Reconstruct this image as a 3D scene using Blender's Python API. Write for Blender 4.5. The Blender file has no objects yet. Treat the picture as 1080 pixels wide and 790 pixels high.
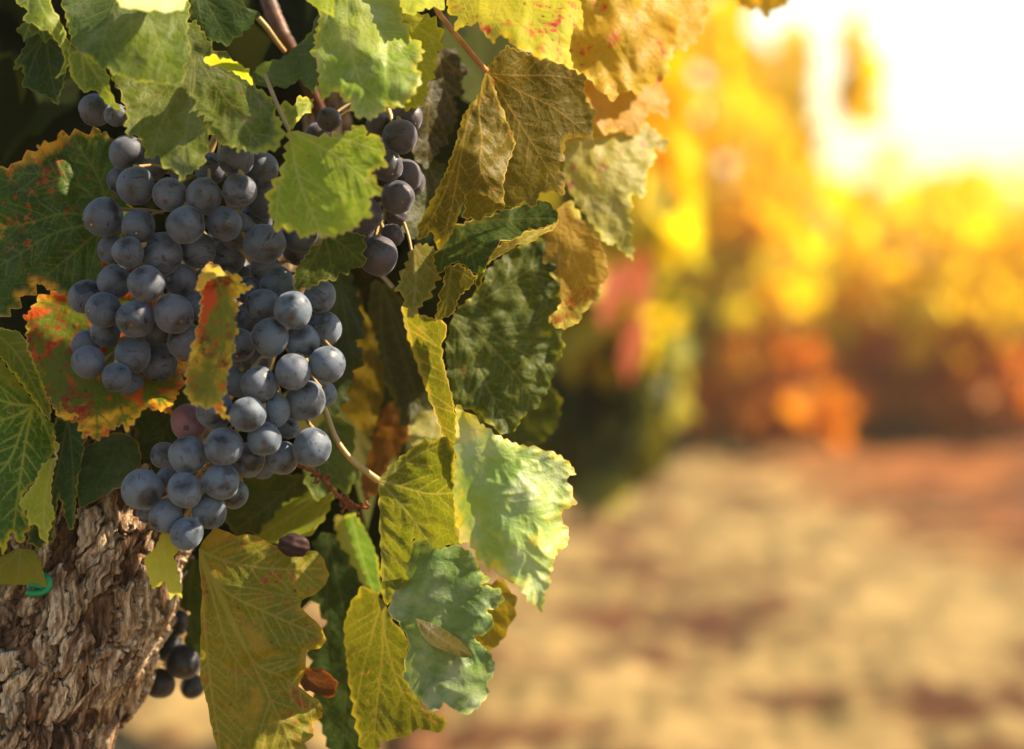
import bpy, math, random
import numpy as np
from mathutils import Vector, Matrix, Euler
from mathutils.geometry import delaunay_2d_cdt

R = math.radians
scene = bpy.context.scene
col = scene.collection

# ---------------------------------------------------------------- camera, sky, sun, exposure
CAM_H = 0.75
PITCH = 6.2
D0 = 0.74            # distance of the sharp grapes
F = 1800.0           # focal length in photo pixels (1080 wide)
cam_d = bpy.data.cameras.new('camera')
cam = bpy.data.objects.new('camera', cam_d)
col.objects.link(cam)
cam.location = (0, 0, CAM_H)
cam.rotation_euler = (R(90 - PITCH), 0, 0)
cam_d.sensor_width = 36
cam_d.lens = 60
cam_d.clip_start = 0.02
cam_d.clip_end = 600
cam_d.dof.use_dof = True
cam_d.dof.focus_distance = D0 - 0.004
cam_d.dof.aperture_fstop = 3.3
scene.camera = cam

SUN_AZ, SUN_EL = 80, 44     # azimuth from the view direction towards the right, elevation
sd = Vector((math.sin(R(SUN_AZ)) * math.cos(R(SUN_EL)), math.cos(R(SUN_AZ)) * math.cos(R(SUN_EL)), math.sin(R(SUN_EL))))
world = bpy.data.worlds.new('World')
scene.world = world
world.use_nodes = True
wt = world.node_tree
wt.nodes.clear()
sky = wt.nodes.new('ShaderNodeTexSky')
sky.sky_type = 'NISHITA'
sky.sun_disc = False
sky.sun_elevation = R(SUN_EL)
sky.sun_rotation = R(SUN_AZ)
sky.air_density = 1.3
sky.dust_density = 0.3
sky.ozone_density = 0.6
bg = wt.nodes.new('ShaderNodeBackground')
bg.inputs['Strength'].default_value = 0.075
wo = wt.nodes.new('ShaderNodeOutputWorld')
warm = wt.nodes.new('ShaderNodeMix')
warm.data_type = 'RGBA'
warm.blend_type = 'MULTIPLY'
warm.inputs[0].default_value = 1.0
warm.inputs[7].default_value = (1.0, .97, .90, 1)      # late light: the whole sky a little warm
wt.links.new(sky.outputs[0], warm.inputs[6])
wt.links.new(warm.outputs[2], bg.inputs[0])
wt.links.new(bg.outputs[0], wo.inputs[0])

sun_d = bpy.data.lights.new('sun', 'SUN')
sun_d.energy = 5.0
sun_d.angle = R(0.5)
sun_d.color = (1.0, 0.83, 0.59)
sun = bpy.data.objects.new('sun', sun_d)
col.objects.link(sun)
sun.rotation_euler = (-sd).to_track_quat('-Z', 'Y').to_euler()
sun.location = (3, 2, 4)

scene.view_settings.view_transform = 'Standard'
scene.view_settings.look = 'None'
scene.view_settings.gamma = 1
scene.view_settings.use_curve_mapping = False
scene.view_settings.exposure = 1.78
scene.render.engine = 'CYCLES'
scene.cycles.use_denoising = True
scene.cycles.max_bounces = 8
scene.cycles.transmission_bounces = 6

# ---------------------------------------------------------------- geometry helpers
camM = Matrix.Translation((0, 0, CAM_H)) @ Euler((R(90 - PITCH), 0, 0)).to_matrix().to_4x4()
camR = np.array(camM.to_3x3())
camT = np.array(camM.translation)


def P(px, py, d):
    """points of the world seen at photo pixel px,py at depth d (metres); arrays allowed"""
    px, py, d = np.broadcast_arrays(np.asarray(px, float), np.asarray(py, float), np.asarray(d, float))
    c = np.stack([(px - 540) / F * d, -(py - 395) / F * d, -d], -1)
    return c @ camR.T + camT


def G(px, py, z=0.0):
    """point of the ground seen at a photo pixel"""
    c = np.array([(px - 540) / F, -(py - 395) / F, -1.0]) @ camR.T
    t = (z - CAM_H) / c[2]
    return camT + c * t


def tag(o, label=None, cat=None, group=None, kind=None):
    for k, v in (('label', label), ('category', cat), ('group', group), ('kind', kind)):
        if v:
            o[k] = v
    return o


def mesh_obj(name, verts, faces, m=None, parent=None, attrs=None, smooth=True, loc=None):
    me = bpy.data.meshes.new(name)
    verts = np.asarray(verts, float)
    if loc is not None:
        verts = verts - np.asarray(loc)
    me.from_pydata(verts.tolist(), [], [list(map(int, f)) for f in faces])
    if smooth:
        me.polygons.foreach_set('use_smooth', [True] * len(me.polygons))
    for k, a in (attrs or {}).items():
        at = me.attributes.new(k, 'FLOAT', 'POINT')
        at.data.foreach_set('value', np.asarray(a, np.float32))
    for mm in (m if isinstance(m, (list, tuple)) else [m]):
        if mm:
            me.materials.append(mm)
    me.update()
    o = bpy.data.objects.new(name, me)
    col.objects.link(o)
    if loc is not None and parent is None:
        o.location = loc
    if parent:
        o.parent = parent
    return o


def empty(name, loc):
    o = bpy.data.objects.new(name, None)
    o.empty_display_size = 0.02
    o.location = loc
    col.objects.link(o)
    return o


def smooth_path(pts, n):
    """Catmull-Rom through points (any dimension)"""
    p = np.asarray(pts, float)
    if len(p) == 2:
        t = np.linspace(0, 1, n)[:, None]
        return p[0] * (1 - t) + p[1] * t
    q = np.vstack([2 * p[0] - p[1], p, 2 * p[-1] - p[-2]])
    out = []
    ts = np.linspace(0, len(p) - 1, n)
    for t in ts:
        i = min(int(t), len(p) - 2)
        u = t - i
        a, b, c, d = q[i:i + 4]
        out.append(.5 * (2 * b + (c - a) * u + (2 * a - 5 * b + 4 * c - d) * u * u + (3 * b - a - 3 * c + d) * u ** 3))
    return np.array(out)


def tube(path, radii, seg=8, cap=True, bump=0.0, rng=None):
    path = np.asarray(path, float)
    n = len(path)
    radii = np.broadcast_to(np.asarray(radii, float), (n,))
    tang = np.gradient(path, axis=0)
    tang /= np.linalg.norm(tang, axis=1)[:, None] + 1e-12
    up = np.array([0.13, -0.9, 0.4])
    V, Fc = [], []
    for i in range(n):
        a = np.cross(tang[i], up)
        a /= np.linalg.norm(a) + 1e-12
        b = np.cross(tang[i], a)
        up = -np.cross(tang[i], a) if False else up
        for k in range(seg):
            th = 2 * math.pi * k / seg
            r = radii[i] * (1 + (rng.uniform(-bump, bump) if rng else 0))
            V.append(path[i] + r * (a * math.cos(th) + b * math.sin(th)))
    for i in range(n - 1):
        for k in range(seg):
            k2 = (k + 1) % seg
            Fc.append((i * seg + k, i * seg + k2, (i + 1) * seg + k2, (i + 1) * seg + k))
    if cap:
        Fc.append(tuple(range(seg))[::-1])
        Fc.append(tuple(range((n - 1) * seg, n * seg)))
    return V, Fc


class Bag:
    """collects shapes that become one mesh"""
    def __init__(self):
        self.v, self.f = [], []

    def add(self, vf):
        o = len(self.v)
        self.v += [tuple(x) for x in vf[0]]
        self.f += [tuple(i + o for i in f) for f in vf[1]]


def wnoise(x, y, seed, scale, octs=3):
    """smooth pseudo-noise from rotated sines, about -1..1"""
    rg = np.random.RandomState(seed)
    out = 0
    amp, tot = 1.0, 0
    for o in range(octs):
        s = 0
        for k in range(4):
            a = rg.uniform(0, 6.283)
            f = (2 ** o) * rg.uniform(.6, 1.4) / scale * 6.283
            s = s + np.sin(f * (x * math.cos(a) + y * math.sin(a)) + rg.uniform(0, 6.283))
        out = out + amp * s / 2.2
        tot += amp
        amp *= .5
    return out / tot


# ---------------------------------------------------------------- node helpers
class NT:
    def __init__(self, name):
        self.m = bpy.data.materials.new(name)
        self.m.use_nodes = True
        self.t = self.m.node_tree
        self.t.nodes.clear()
        self.out = self.t.nodes.new('ShaderNodeOutputMaterial')

    def n(self, typ, **kw):
        nd = self.t.nodes.new(typ)
        for k, v in kw.items():
            setattr(nd, k, v)
        return nd

    def s(self, sock, v):
        if isinstance(v, bpy.types.NodeSocket):
            self.t.links.new(v, sock)
        elif isinstance(v, (tuple, list)) and len(v) == 3 and sock.type == 'RGBA':
            sock.default_value = (*v, 1)
        else:
            sock.default_value = v

    def math(self, op, a, b=0.0, c=0.0):
        nd = self.n('ShaderNodeMath', operation=op)
        self.s(nd.inputs[0], a)
        self.s(nd.inputs[1], b)
        self.s(nd.inputs[2], c)
        return nd.outputs[0]

    def step(self, v, lo, hi, a=0.0, b=1.0):
        nd = self.n('ShaderNodeMapRange', interpolation_type='SMOOTHSTEP')
        self.s(nd.inputs[0], v)
        for i, x in enumerate((lo, hi, a, b)):
            self.s(nd.inputs[i + 1], x)
        return nd.outputs[0]

    def mix(self, f, a, b, mode='MIX'):
        nd = self.n('ShaderNodeMix', data_type='RGBA', blend_type=mode)
        self.s(nd.inputs[0], f)
        self.s(nd.inputs[6], a)
        self.s(nd.inputs[7], b)
        return nd.outputs[2]

    def attr(self, name):
        return self.n('ShaderNodeAttribute', attribute_name=name).outputs['Fac']

    def obj(self):
        return self.n('ShaderNodeTexCoord').outputs['Object']

    def mapping(self, vec, loc=(0, 0, 0), scale=(1, 1, 1), rot=(0, 0, 0)):
        nd = self.n('ShaderNodeMapping')
        self.s(nd.inputs[0], vec)
        self.s(nd.inputs[1], loc)
        self.s(nd.inputs[2], rot)
        self.s(nd.inputs[3], scale)
        return nd.outputs[0]

    def noise(self, vec, scale, detail=3, rough=.55, dist=0.0):
        nd = self.n('ShaderNodeTexNoise')
        self.s(nd.inputs['Vector'], vec)
        nd.inputs['Scale'].default_value = scale
        nd.inputs['Detail'].default_value = detail
        nd.inputs['Roughness'].default_value = rough
        nd.inputs['Distortion'].default_value = dist
        return nd.outputs['Fac']

    def voro(self, vec, scale, feature='F1', out='Distance'):
        nd = self.n('ShaderNodeTexVoronoi', feature=feature)
        self.s(nd.inputs['Vector'], vec)
        nd.inputs['Scale'].default_value = scale
        return nd.outputs[out]

    def ramp(self, v, stops):
        nd = self.n('ShaderNodeValToRGB')
        self.s(nd.inputs[0], v)
        cr = nd.color_ramp
        while len(cr.elements) < len(stops):
            cr.elements.new(.5)
        for e, (p, c) in zip(cr.elements, stops):
            e.position = p
            e.color = (*c, 1)
        return nd.outputs[0]

    def bump(self, h, strength, dist):
        nd = self.n('ShaderNodeBump')
        self.s(nd.inputs['Height'], h)
        nd.inputs['Strength'].default_value = strength
        nd.inputs['Distance'].default_value = dist
        return nd.outputs[0]

    def principled(self, color, rough=.5, spec=.4, normal=None, sheen=0.0, coat=0.0):
        nd = self.n('ShaderNodeBsdfPrincipled')
        self.s(nd.inputs['Base Color'], color)
        self.s(nd.inputs['Roughness'], rough)
        self.s(nd.inputs['Specular IOR Level'], spec)
        if sheen:
            nd.inputs['Sheen Weight'].default_value = sheen
        if coat:
            nd.inputs['Coat Weight'].default_value = coat
        if normal:
            self.s(nd.inputs['Normal'], normal)
        return nd

    def finish(self, shader):
        self.t.links.new(shader, self.out.inputs[0])
        return self.m


def simple_mat(name, c1, c2, scale=60, rough=.6, spec=.3, bump=.0004):
    t = NT(name)
    o = t.obj()
    f = t.noise(o, scale, 4)
    c = t.mix(t.step(f, .35, .65), c1, c2)
    return t.finish(t.principled(c, rough, spec, t.bump(f, .6, bump)).outputs[0])


_seed = [0]


def leaf_mat(c1, c2, margin, vein, mw=5.0, inter=None, inter_amt=0.0, spots=None, spot_amt=0.0,
             rim=None, trans=.48, rough=.42, spec=.45, veinstr=.8, dark=None, fine=.35, tsat=1.0, sheen_dust=0.0):
    """procedural vine leaf: blotched green, coloured margin, tissue between the veins turning, spots, veins, thin dry rim"""
    _seed[0] += 1
    t = NT('leaf_tissue')
    o = t.mapping(t.obj(), loc=(_seed[0] * .37, _seed[0] * .11, 0))
    big = t.noise(o, 28, 3)
    mid = t.noise(o, 95, 4, .6)
    smal = t.noise(o, 420, 3, .6)
    vein_a, vd, edge = t.attr('vein'), t.attr('vd'), t.attr('edge')
    c1, c2, margin = [(q[0] * 1.03, q[1] * 1.07, q[2] * .5) for q in (c1, c2, margin)]
    c = t.mix(t.step(big, .35, .65), c1, c2)
    c = t.mix(t.math('MULTIPLY', t.step(mid, .5, .75), .35), c, c1, 'MIX')
    c = t.mix(t.math('MULTIPLY', smal, .35), c, t.mix(1.0, c, (.55, .55, .55), 'MULTIPLY'))
    if inter:
        f = t.math('MULTIPLY', t.step(t.math('ADD', vd, t.math('MULTIPLY_ADD', mid, 1.2, -.6)), .25, .8), t.step(t.math('ADD', big, t.math('MULTIPLY', mid, .3)), .62 - .3 * inter_amt, .85 - .3 * inter_amt))
        c = t.mix(t.math('MULTIPLY', f, min(1.0, inter_amt * 1.4)), c, inter)
    # margin
    e = t.math('ADD', edge, t.math('MULTIPLY_ADD', mid, mw * 2.4, -mw * 1.0))
    e = t.math('ADD', e, t.math('MULTIPLY_ADD', big, mw * 4.5, -mw * 1.9))
    e = t.math('ADD', e, t.math('MULTIPLY', vein_a, mw * .5))
    c = t.mix(t.step(e, mw * 1.25, mw * .1), c, margin)
    if spots:
        sp = t.math('MULTIPLY', t.step(t.noise(o, 150, 4, .65), .66 - .22 * spot_amt, .72 - .18 * spot_amt), t.step(t.noise(o, 40, 2), .5 - .2 * spot_amt, .62))
        c = t.mix(sp, c, spots)
        c = t.mix(t.math('MULTIPLY', t.step(t.voro(o, 130), .13, .07), .8 * min(1, spot_amt * 2)), c, t.mix(1.0, spots, (.5, .4, .4), 'MULTIPLY'))
    # fine network
    fv = t.voro(t.mapping(o, scale=(1, 1, 1)), 230, 'DISTANCE_TO_EDGE')
    fine_f = t.step(fv, .07, .0)
    fv2 = t.voro(o, 560, 'DISTANCE_TO_EDGE')
    c = t.mix(t.math('MULTIPLY', fine_f, fine * 1.3), c, t.mix(.6, c, vein))
    c = t.mix(t.math('MULTIPLY', t.step(fv2, .09, .0), fine * .6), c, t.mix(.5, c, vein))
    c = t.mix(t.math('MULTIPLY', vein_a, veinstr), c, vein)
    # insect holes / necrotic specks
    c = t.mix(t.math('MULTIPLY', t.step(t.voro(o, 75), .06, .03), .7), c, (.10, .055, .02))
    if sheen_dust:
        c = t.mix(t.math('MULTIPLY', t.step(t.noise(o, 60, 5, .65), .42, .7), sheen_dust), c, (.5, .5, .42))  # pale patches: whitish sheen painted into the leaf colour
    if rim:
        c = t.mix(t.math('MULTIPLY', t.step(t.math('ADD', edge, t.math('MULTIPLY_ADD', mid, 3.2, -1.6)), 1.5, .3), t.step(big, .35, .65, .05, .8)), c, rim)
    h = t.math('ADD', t.math('MULTIPLY', vein_a, -.8), t.math('ADD', t.math('MULTIPLY_ADD', t.step(fv, 0, .35), .9, t.math('MULTIPLY', t.step(fv2, 0, .3), .35)), t.math('MULTIPLY', smal, .35)))
    nrm = t.bump(h, .32, .00042)
    p = t.principled(c, t.math('MULTIPLY_ADD', smal, .2, rough), spec * .42, nrm)
    tr = t.n('ShaderNodeBsdfTranslucent')
    tc = t.mix(1.0, c, (1.25 * tsat, 1.15, .55 / tsat), 'MULTIPLY')
    t.s(tr.inputs[0], tc)
    t.s(tr.inputs[1], nrm)
    ms = t.n('ShaderNodeMixShader')
    ms.inputs[0].default_value = trans
    t.t.links.new(p.outputs[0], ms.inputs[1])
    t.t.links.new(tr.outputs[0], ms.inputs[2])
    return t.finish(ms.outputs[0])


# ---------------------------------------------------------------- traced leaves
def tps(zc):
    """smooth depth through control points (px,py,z mm)"""
    c = np.array(zc, float)
    xy, z = c[:, :2] / 100.0, c[:, 2]
    n = len(c)
    if n < 3:
        return lambda x, y: np.full(np.shape(x), z.mean())

    def k(r):
        return np.where(r > 1e-9, r * r * np.log(np.maximum(r, 1e-9)), 0)
    A = np.zeros((n + 3, n + 3))
    A[:n, :n] = k(np.linalg.norm(xy[:, None] - xy[None], axis=2)) + np.eye(n) * 1e-3
    A[:n, n] = A[n, :n] = 1
    A[:n, n + 1:] = xy
    A[n + 1:, :n] = xy.T
    w = np.linalg.lstsq(A, np.concatenate([z, [0, 0, 0]]), rcond=None)[0]

    def f(x, y):
        q = np.stack([x, y], -1) / 100.0
        r = np.linalg.norm(q[:, None] - xy[None], axis=2)
        return k(r) @ w[:n] + w[n] + q @ w[n + 1:]
    return f


def resample(poly, step):
    p = np.asarray(poly, float)
    q = np.vstack([p, p[:1]])
    out = []
    for a, b in zip(q[:-1], q[1:]):
        L = np.linalg.norm(b - a)
        m = max(1, int(round(L / step)))
        for i in range(m):
            out.append(a + (b - a) * i / m)
    return np.array(out)


def inside(pts, poly):
    x, y = pts[:, 0], pts[:, 1]
    r = np.zeros(len(pts), bool)
    a = poly
    b = np.roll(poly, -1, 0)
    for (x0, y0), (x1, y1) in zip(a, b):
        if y0 == y1:
            continue
        c = ((y0 > y) != (y1 > y)) & (x < (x1 - x0) * (y - y0) / (y1 - y0) + x0)
        r ^= c
    return r


def mind(p, q):
    out = np.empty(len(p))
    for i in range(0, len(p), 4000):
        d = ((p[i:i + 4000, None] - q[None]) ** 2).sum(2)
        out[i:i + 4000] = np.sqrt(d.min(1))
    return out


def round_poly(poly, it=1):
    """soften a traced outline a little, keeping the tips"""
    p = np.asarray(poly, float)
    for _ in range(it):
        a, b = p, np.roll(p, -1, 0)
        q = np.empty((2 * len(p), 2))
        q[0::2] = a * .94 + b * .06
        q[1::2] = a * .06 + b * .94
        p = q
    return p


def blade(poly, zc, base, tips, seed, teeth=(10, 2.0), res=2.0, quilt=.9, wave=1.2, smooth=1, nosec=False, vw=1.35):
    res = max(1.25, res * .82)
    rg = np.random.RandomState(seed)
    p = round_poly(poly, smooth) if smooth else np.asarray(poly, float)
    b = resample(p, 1.2)
    area = .5 * np.sum(b[:, 0] * np.roll(b[:, 1], -1) - np.roll(b[:, 0], -1) * b[:, 1])
    if area < 0:
        b = b[::-1]
    if teeth and teeth[1] > 0:
        seg = np.linalg.norm(np.roll(b, -1, 0) - b, axis=1)
        s = np.concatenate([[0], np.cumsum(seg)])[:-1]
        tot = s[-1]
        k, am, pk = [0.0], [], []
        while k[-1] < tot:
            ln = teeth[0] * 1.1 * math.exp(rg.normal(0, .42))
            k.append(k[-1] + ln)
            am.append(teeth[1] * 1.7 * min(1.9, (ln / teeth[0])) * rg.uniform(.55, 1.2))
            pk.append(rg.uniform(.22, .6))
        k = np.array(k)
        i = np.searchsorted(k, s, side='right') - 1
        i = np.clip(i, 0, len(k) - 2)
        u = (s - k[i]) / (k[i + 1] - k[i])
        amp = np.array(am)[i]
        pk = np.array(pk)[i]
        prof = np.where(u < pk, u / pk, (1 - u) / (1 - pk)) ** rg.uniform(.8, 1.15)
        tg = np.roll(b, -2, 0) - np.roll(b, 2, 0)
        tg /= np.linalg.norm(tg, axis=1)[:, None] + 1e-9
        nrm = np.stack([tg[:, 1], -tg[:, 0]], 1)
        b = b + nrm * (amp * (prof - .45))[:, None]
    lo, hi = b.min(0), b.max(0)
    gx, gy = np.meshgrid(np.arange(lo[0], hi[0], res), np.arange(lo[1], hi[1], res * .87))
    gx = gx + (np.arange(gx.shape[0])[:, None] % 2) * res * .5
    g = np.stack([gx.ravel(), gy.ravel()], 1) + rg.uniform(-.2, .2, (gx.size, 2)) * res
    g = g[inside(g, b)]
    g = g[mind(g, b) > res * .45]
    allp = np.vstack([b, g])
    nb = len(b)
    vs, es, fs, *_ = delaunay_2d_cdt([Vector(q) for q in allp], [(i, (i + 1) % nb) for i in range(nb)], [list(range(nb))], 1, 1e-4)
    v = np.array([tuple(q) for q in vs])
    # veins: mains from base to tips, secondaries branching off
    base = np.array(base, float)
    samples, width, mains = [], [], []
    for tip in tips:
        tip = np.asarray(tip, float)
        pts = [base] + ([np.asarray(x) for x in tip] if tip.ndim == 2 else [])
        if tip.ndim == 2:
            path = smooth_path(pts, 60)
        else:
            d = tip - base
            side = np.array([-d[1], d[0]]) * rg.uniform(-.07, .07)
            path = smooth_path([base, base + d * .5 + side, tip], 60)
        L = np.linalg.norm(np.diff(path, axis=0), axis=1).sum()
        tt = np.linspace(0, 1, 60)
        dens = smooth_path(path, max(60, int(L * 1.2)))
        samples.append(dens)
        width.append(np.linspace(vw * 1.1, vw * .5, len(dens)))
        mains.append((path, dens, L))
    for mi, (path, dens, L) in enumerate(mains):
        if nosec:
            continue
        others = [m[1] for k_, m in enumerate(mains) if k_ != mi]
        others = np.vstack(others) if others else np.full((1, 2), 1e6)
        nsec = max(2, int(L / 17))
        for k in range(1, nsec + 1):
            f = (k + rg.uniform(-.25, .25)) / (nsec + 1.2)
            q0 = path[int(f * 59)]
            d = path[min(59, int(f * 59) + 3)] - path[max(0, int(f * 59) - 3)]
            d /= np.linalg.norm(d) + 1e-9
            for sgn in (-1, 1):
                a = sgn * rg.uniform(.65, .95)
                dd = np.array([d[0] * math.cos(a) - d[1] * math.sin(a), d[0] * math.sin(a) + d[1] * math.cos(a)])
                l2 = L * (.38 * (1 - f) + .12) * rg.uniform(.8, 1.2)
                bend = np.array([d[0], d[1]]) * l2 * .16
                sp = smooth_path([q0, q0 + dd * l2 * .5 + bend * .3, q0 + dd * l2 + bend], max(6, int(l2)))
                cut = np.nonzero(mind(sp, others) < mind(sp, dens) * 1.1 + 1.5)[0]
                cut = cut[cut > 1]
                if len(cut):
                    sp = sp[:cut[0]]
                if len(sp) < 4:
                    continue
                samples.append(sp)
                width.append(np.linspace(vw * .6, vw * .3, len(sp)))
    S = np.vstack(samples)
    W = np.concatenate(width)
    vein = np.zeros(len(v))
    vd = np.zeros(len(v))
    for i in range(0, len(v), 3000):
        d = np.sqrt(((v[i:i + 3000, None] - S[None]) ** 2).sum(2))
        vd[i:i + 3000] = d.min(1)
        vein[i:i + 3000] = np.exp(-(d / W[None]) ** 2).max(1) * 1.0
    vein *= 1.0
    edge = mind(v, b)
    z = tps(zc)(v[:, 0], v[:, 1])
    vdn = np.clip(vd / 11.0, 0, 1)
    z = z - .55 * quilt * (vdn * vdn * (3 - 2 * vdn))
    z = z + wave * wnoise(v[:, 0], v[:, 1], seed + 7, 55, 2) + wave * .4 * np.exp(-edge / 10) * wnoise(v[:, 0], v[:, 1], seed + 9, 26, 2)
    world_pts = P(v[:, 0], v[:, 1], D0 + z / 1000.0)
    return world_pts, fs, {'vein': vein, 'vd': vdn, 'edge': edge}


LEAF_GROUP = 'leaves of the near grapevine'
stem_green = simple_mat('green_stem', (.26, .20, .05), (.36, .22, .08), 120, .45, .4)
stem_red = simple_mat('reddish_stem', (.28, .10, .03), (.42, .2, .06), 90, .45, .4)
_ls = [100]


def leaf(label, patches, mat, petiole=None, pmat=None, cat='leaf', group=LEAF_GROUP, part_labels=None):
    """patches: list of dicts for blade(); the first one is the blade, the others are folded-over lobes"""
    if isinstance(patches, dict):
        patches = [patches]
    mats = mat if isinstance(mat, list) else [mat] * len(patches)
    b0 = patches[0]
    z0 = float(tps(b0['zc'])(np.array([b0['base'][0]]), np.array([b0['base'][1]]))[0])
    loc = P(b0['base'][0], b0['base'][1], D0 + z0 / 1000)
    multi = len(patches) > 1 or petiole
    root = None
    if multi:
        root = empty('grape_leaf', loc)
        tag(root, label, cat, group)
    for i, pd in enumerate(patches):
        _ls[0] += 1
        v, f, at = blade(seed=_ls[0], **pd)
        o = mesh_obj('leaf_blade' if i == 0 else 'folded_lobe', v, f, mats[i], root, at, True, loc)
        if not multi:
            o.name = 'grape_leaf'
            tag(o, label, cat, group)
            root = o
        elif part_labels and part_labels[i]:
            o['label'] = part_labels[i]
    if petiole:
        pp = np.array(petiole, float)
        path = smooth_path(np.column_stack([pp[:, 0], pp[:, 1], pp[:, 2], pp[:, 3]]), 28)
        pts = P(path[:, 0], path[:, 1], D0 + path[:, 2] / 1000)
        rad = path[:, 3] * D0 / F
        mesh_obj('petiole', *tube(pts, rad, 10), pmat or stem_green, root, None, True, loc)
    return root

# ---------------------------------------------------------------- ground
def ground():
    u = np.linspace(-1, 1, 420)
    xs = np.sign(u) * (np.abs(u) * 3 + np.abs(u) ** 6 * 220)
    w = np.linspace(0, 1, 460)
    ys = -3 + 14 * w + 400 * w ** 9
    X, Y = np.meshgrid(xs, ys)
    near = np.exp(-((Y - 3) / 7) ** 2) * np.exp(-(X / 6) ** 2)
    Z = near * (.022 * wnoise(X, Y * 1.6, 3, .75, 3) + .022 * wnoise(X, Y, 5, .22, 2) + .008 * wnoise(X, Y, 8, .07, 2))
    Z = Z - .02
    n, m = X.shape
    idx = np.arange(n * m).reshape(n, m)
    faces = np.stack([idx[:-1, :-1], idx[:-1, 1:], idx[1:, 1:], idx[1:, :-1]], -1).reshape(-1, 4)
    t = NT('dry_soil')
    o = t.obj()
    a, b = G(690, 466), G(1080, 630)
    d = b - a
    d = d / np.linalg.norm(d[:2])
    nx, ny = -d[1], d[0]
    if ny < 0:
        nx, ny = -nx, -ny
    sx = t.n('ShaderNodeSeparateXYZ')
    t.s(sx.inputs[0], o)
    sdist = t.math('ADD', t.math('MULTIPLY', t.math('SUBTRACT', sx.outputs[0], float(a[0])), float(nx)), t.math('MULTIPLY', t.math('SUBTRACT', sx.outputs[1], float(a[1])), float(ny)))
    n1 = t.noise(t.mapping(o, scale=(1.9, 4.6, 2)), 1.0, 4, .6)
    n2 = t.noise(o, 9, 5, .65)
    n3 = t.noise(o, 60, 4, .6)
    straw = t.mix(t.step(n2, .3, .7), (.145, .097, .036), (.27, .185, .070))
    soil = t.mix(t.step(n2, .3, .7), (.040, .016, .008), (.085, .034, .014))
    red = t.mix(t.step(n2, .3, .7), (.14, .040, .011), (.24, .09, .022))
    c = t.mix(t.step(t.math('ADD', sdist, t.math('MULTIPLY_ADD', n1, 1.2, -.6)), -.1, .45), straw, red)
    c = t.mix(t.step(t.math('ADD', n1, t.math('MULTIPLY', n2, .25)), .605, .70), c, soil)  # streaks of brown soil, with furrow and vine shadows painted in as colour
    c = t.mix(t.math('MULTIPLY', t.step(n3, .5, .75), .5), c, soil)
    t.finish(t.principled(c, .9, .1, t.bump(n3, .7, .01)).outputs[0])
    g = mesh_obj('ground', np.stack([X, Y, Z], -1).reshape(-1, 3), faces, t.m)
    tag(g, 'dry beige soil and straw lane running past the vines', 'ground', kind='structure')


ground()

# ---------------------------------------------------------------- haze volume added for a warm glowing veil
def haze():
    x0, x1, y0, y1, z0, z1 = -260, 260, -8, 420, -1.5, 3.2
    V = [(x, y, z) for z in (z0, z1) for y in (y0, y1) for x in (x0, x1)]
    Fc = [(0, 2, 3, 1), (4, 5, 7, 6), (0, 1, 5, 4), (2, 6, 7, 3), (0, 4, 6, 2), (1, 3, 7, 5)]
    t = NT('warm_haze')
    v = t.n('ShaderNodeVolumePrincipled')
    v.inputs['Color'].default_value = (1.0, .89, .62, 1)
    v.inputs['Density'].default_value = .006
    v.inputs['Anisotropy'].default_value = .3
    t.t.links.new(v.outputs[0], t.out.inputs['Volume'])
    o = mesh_obj('haze', V, Fc, t.m, None, None, False)
    tag(o, 'warm haze added over the vineyard for its glowing veil', 'haze', kind='stuff')


haze()

# ---------------------------------------------------------------- rough leaves of far vines and shaded filler
LEAF2D = np.array([(0, 0), (.22, -.22), (.48, -.12), (.42, .12), (.62, .30), (.40, .48), (.30, .62), (.12, .66), (0, 1.0),
                   (-.12, .66), (-.30, .62), (-.40, .48), (-.62, .30), (-.42, .12), (-.48, -.12), (-.22, -.22)])


def leaf_cloud(pts, sizes, rng, hang=.6, face=None):
    V, Fc, rnd = [], [], []
    for p, s in zip(pts, sizes):
        # blade direction mostly downwards, normal random
        d = Vector((rng.uniform(-1, 1), rng.uniform(-1, 1), -hang - rng.random())).normalized()
        nr = Vector((rng.uniform(-1, 1), rng.uniform(-1.2, .8), rng.uniform(-.4, 1)))
        if face is not None:
            nr = nr * .6 + Vector(face)
        sd_ = d.cross(nr).normalized()
        nr = sd_.cross(d)
        o = len(V)
        c = .35
        cup = rng.uniform(-.25, .25)
        V.append(tuple(Vector(p) + d * (c * s) + nr * (cup * s * .4)))
        for x, y in LEAF2D:
            z = cup * (x * x + (y - c) ** 2) + rng.uniform(-.06, .06)
            V.append(tuple(Vector(p) + sd_ * (x * s) + d * (y * s) - nr * (z * s)))
        k = len(LEAF2D)
        for i in range(k):
            Fc.append((o, o + 1 + i, o + 1 + (i + 1) % k))
        rnd += [rng.random()] * (k + 1)
    return V, Fc, rnd


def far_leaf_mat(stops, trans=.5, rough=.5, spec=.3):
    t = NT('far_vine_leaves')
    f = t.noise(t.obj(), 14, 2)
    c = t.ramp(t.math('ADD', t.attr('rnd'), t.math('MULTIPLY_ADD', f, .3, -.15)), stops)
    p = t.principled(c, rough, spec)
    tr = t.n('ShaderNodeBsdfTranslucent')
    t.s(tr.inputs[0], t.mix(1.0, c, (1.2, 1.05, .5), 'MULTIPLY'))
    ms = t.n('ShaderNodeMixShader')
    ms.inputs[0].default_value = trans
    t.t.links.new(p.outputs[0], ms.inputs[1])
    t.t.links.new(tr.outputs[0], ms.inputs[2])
    return t.finish(ms.outputs[0])


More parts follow.
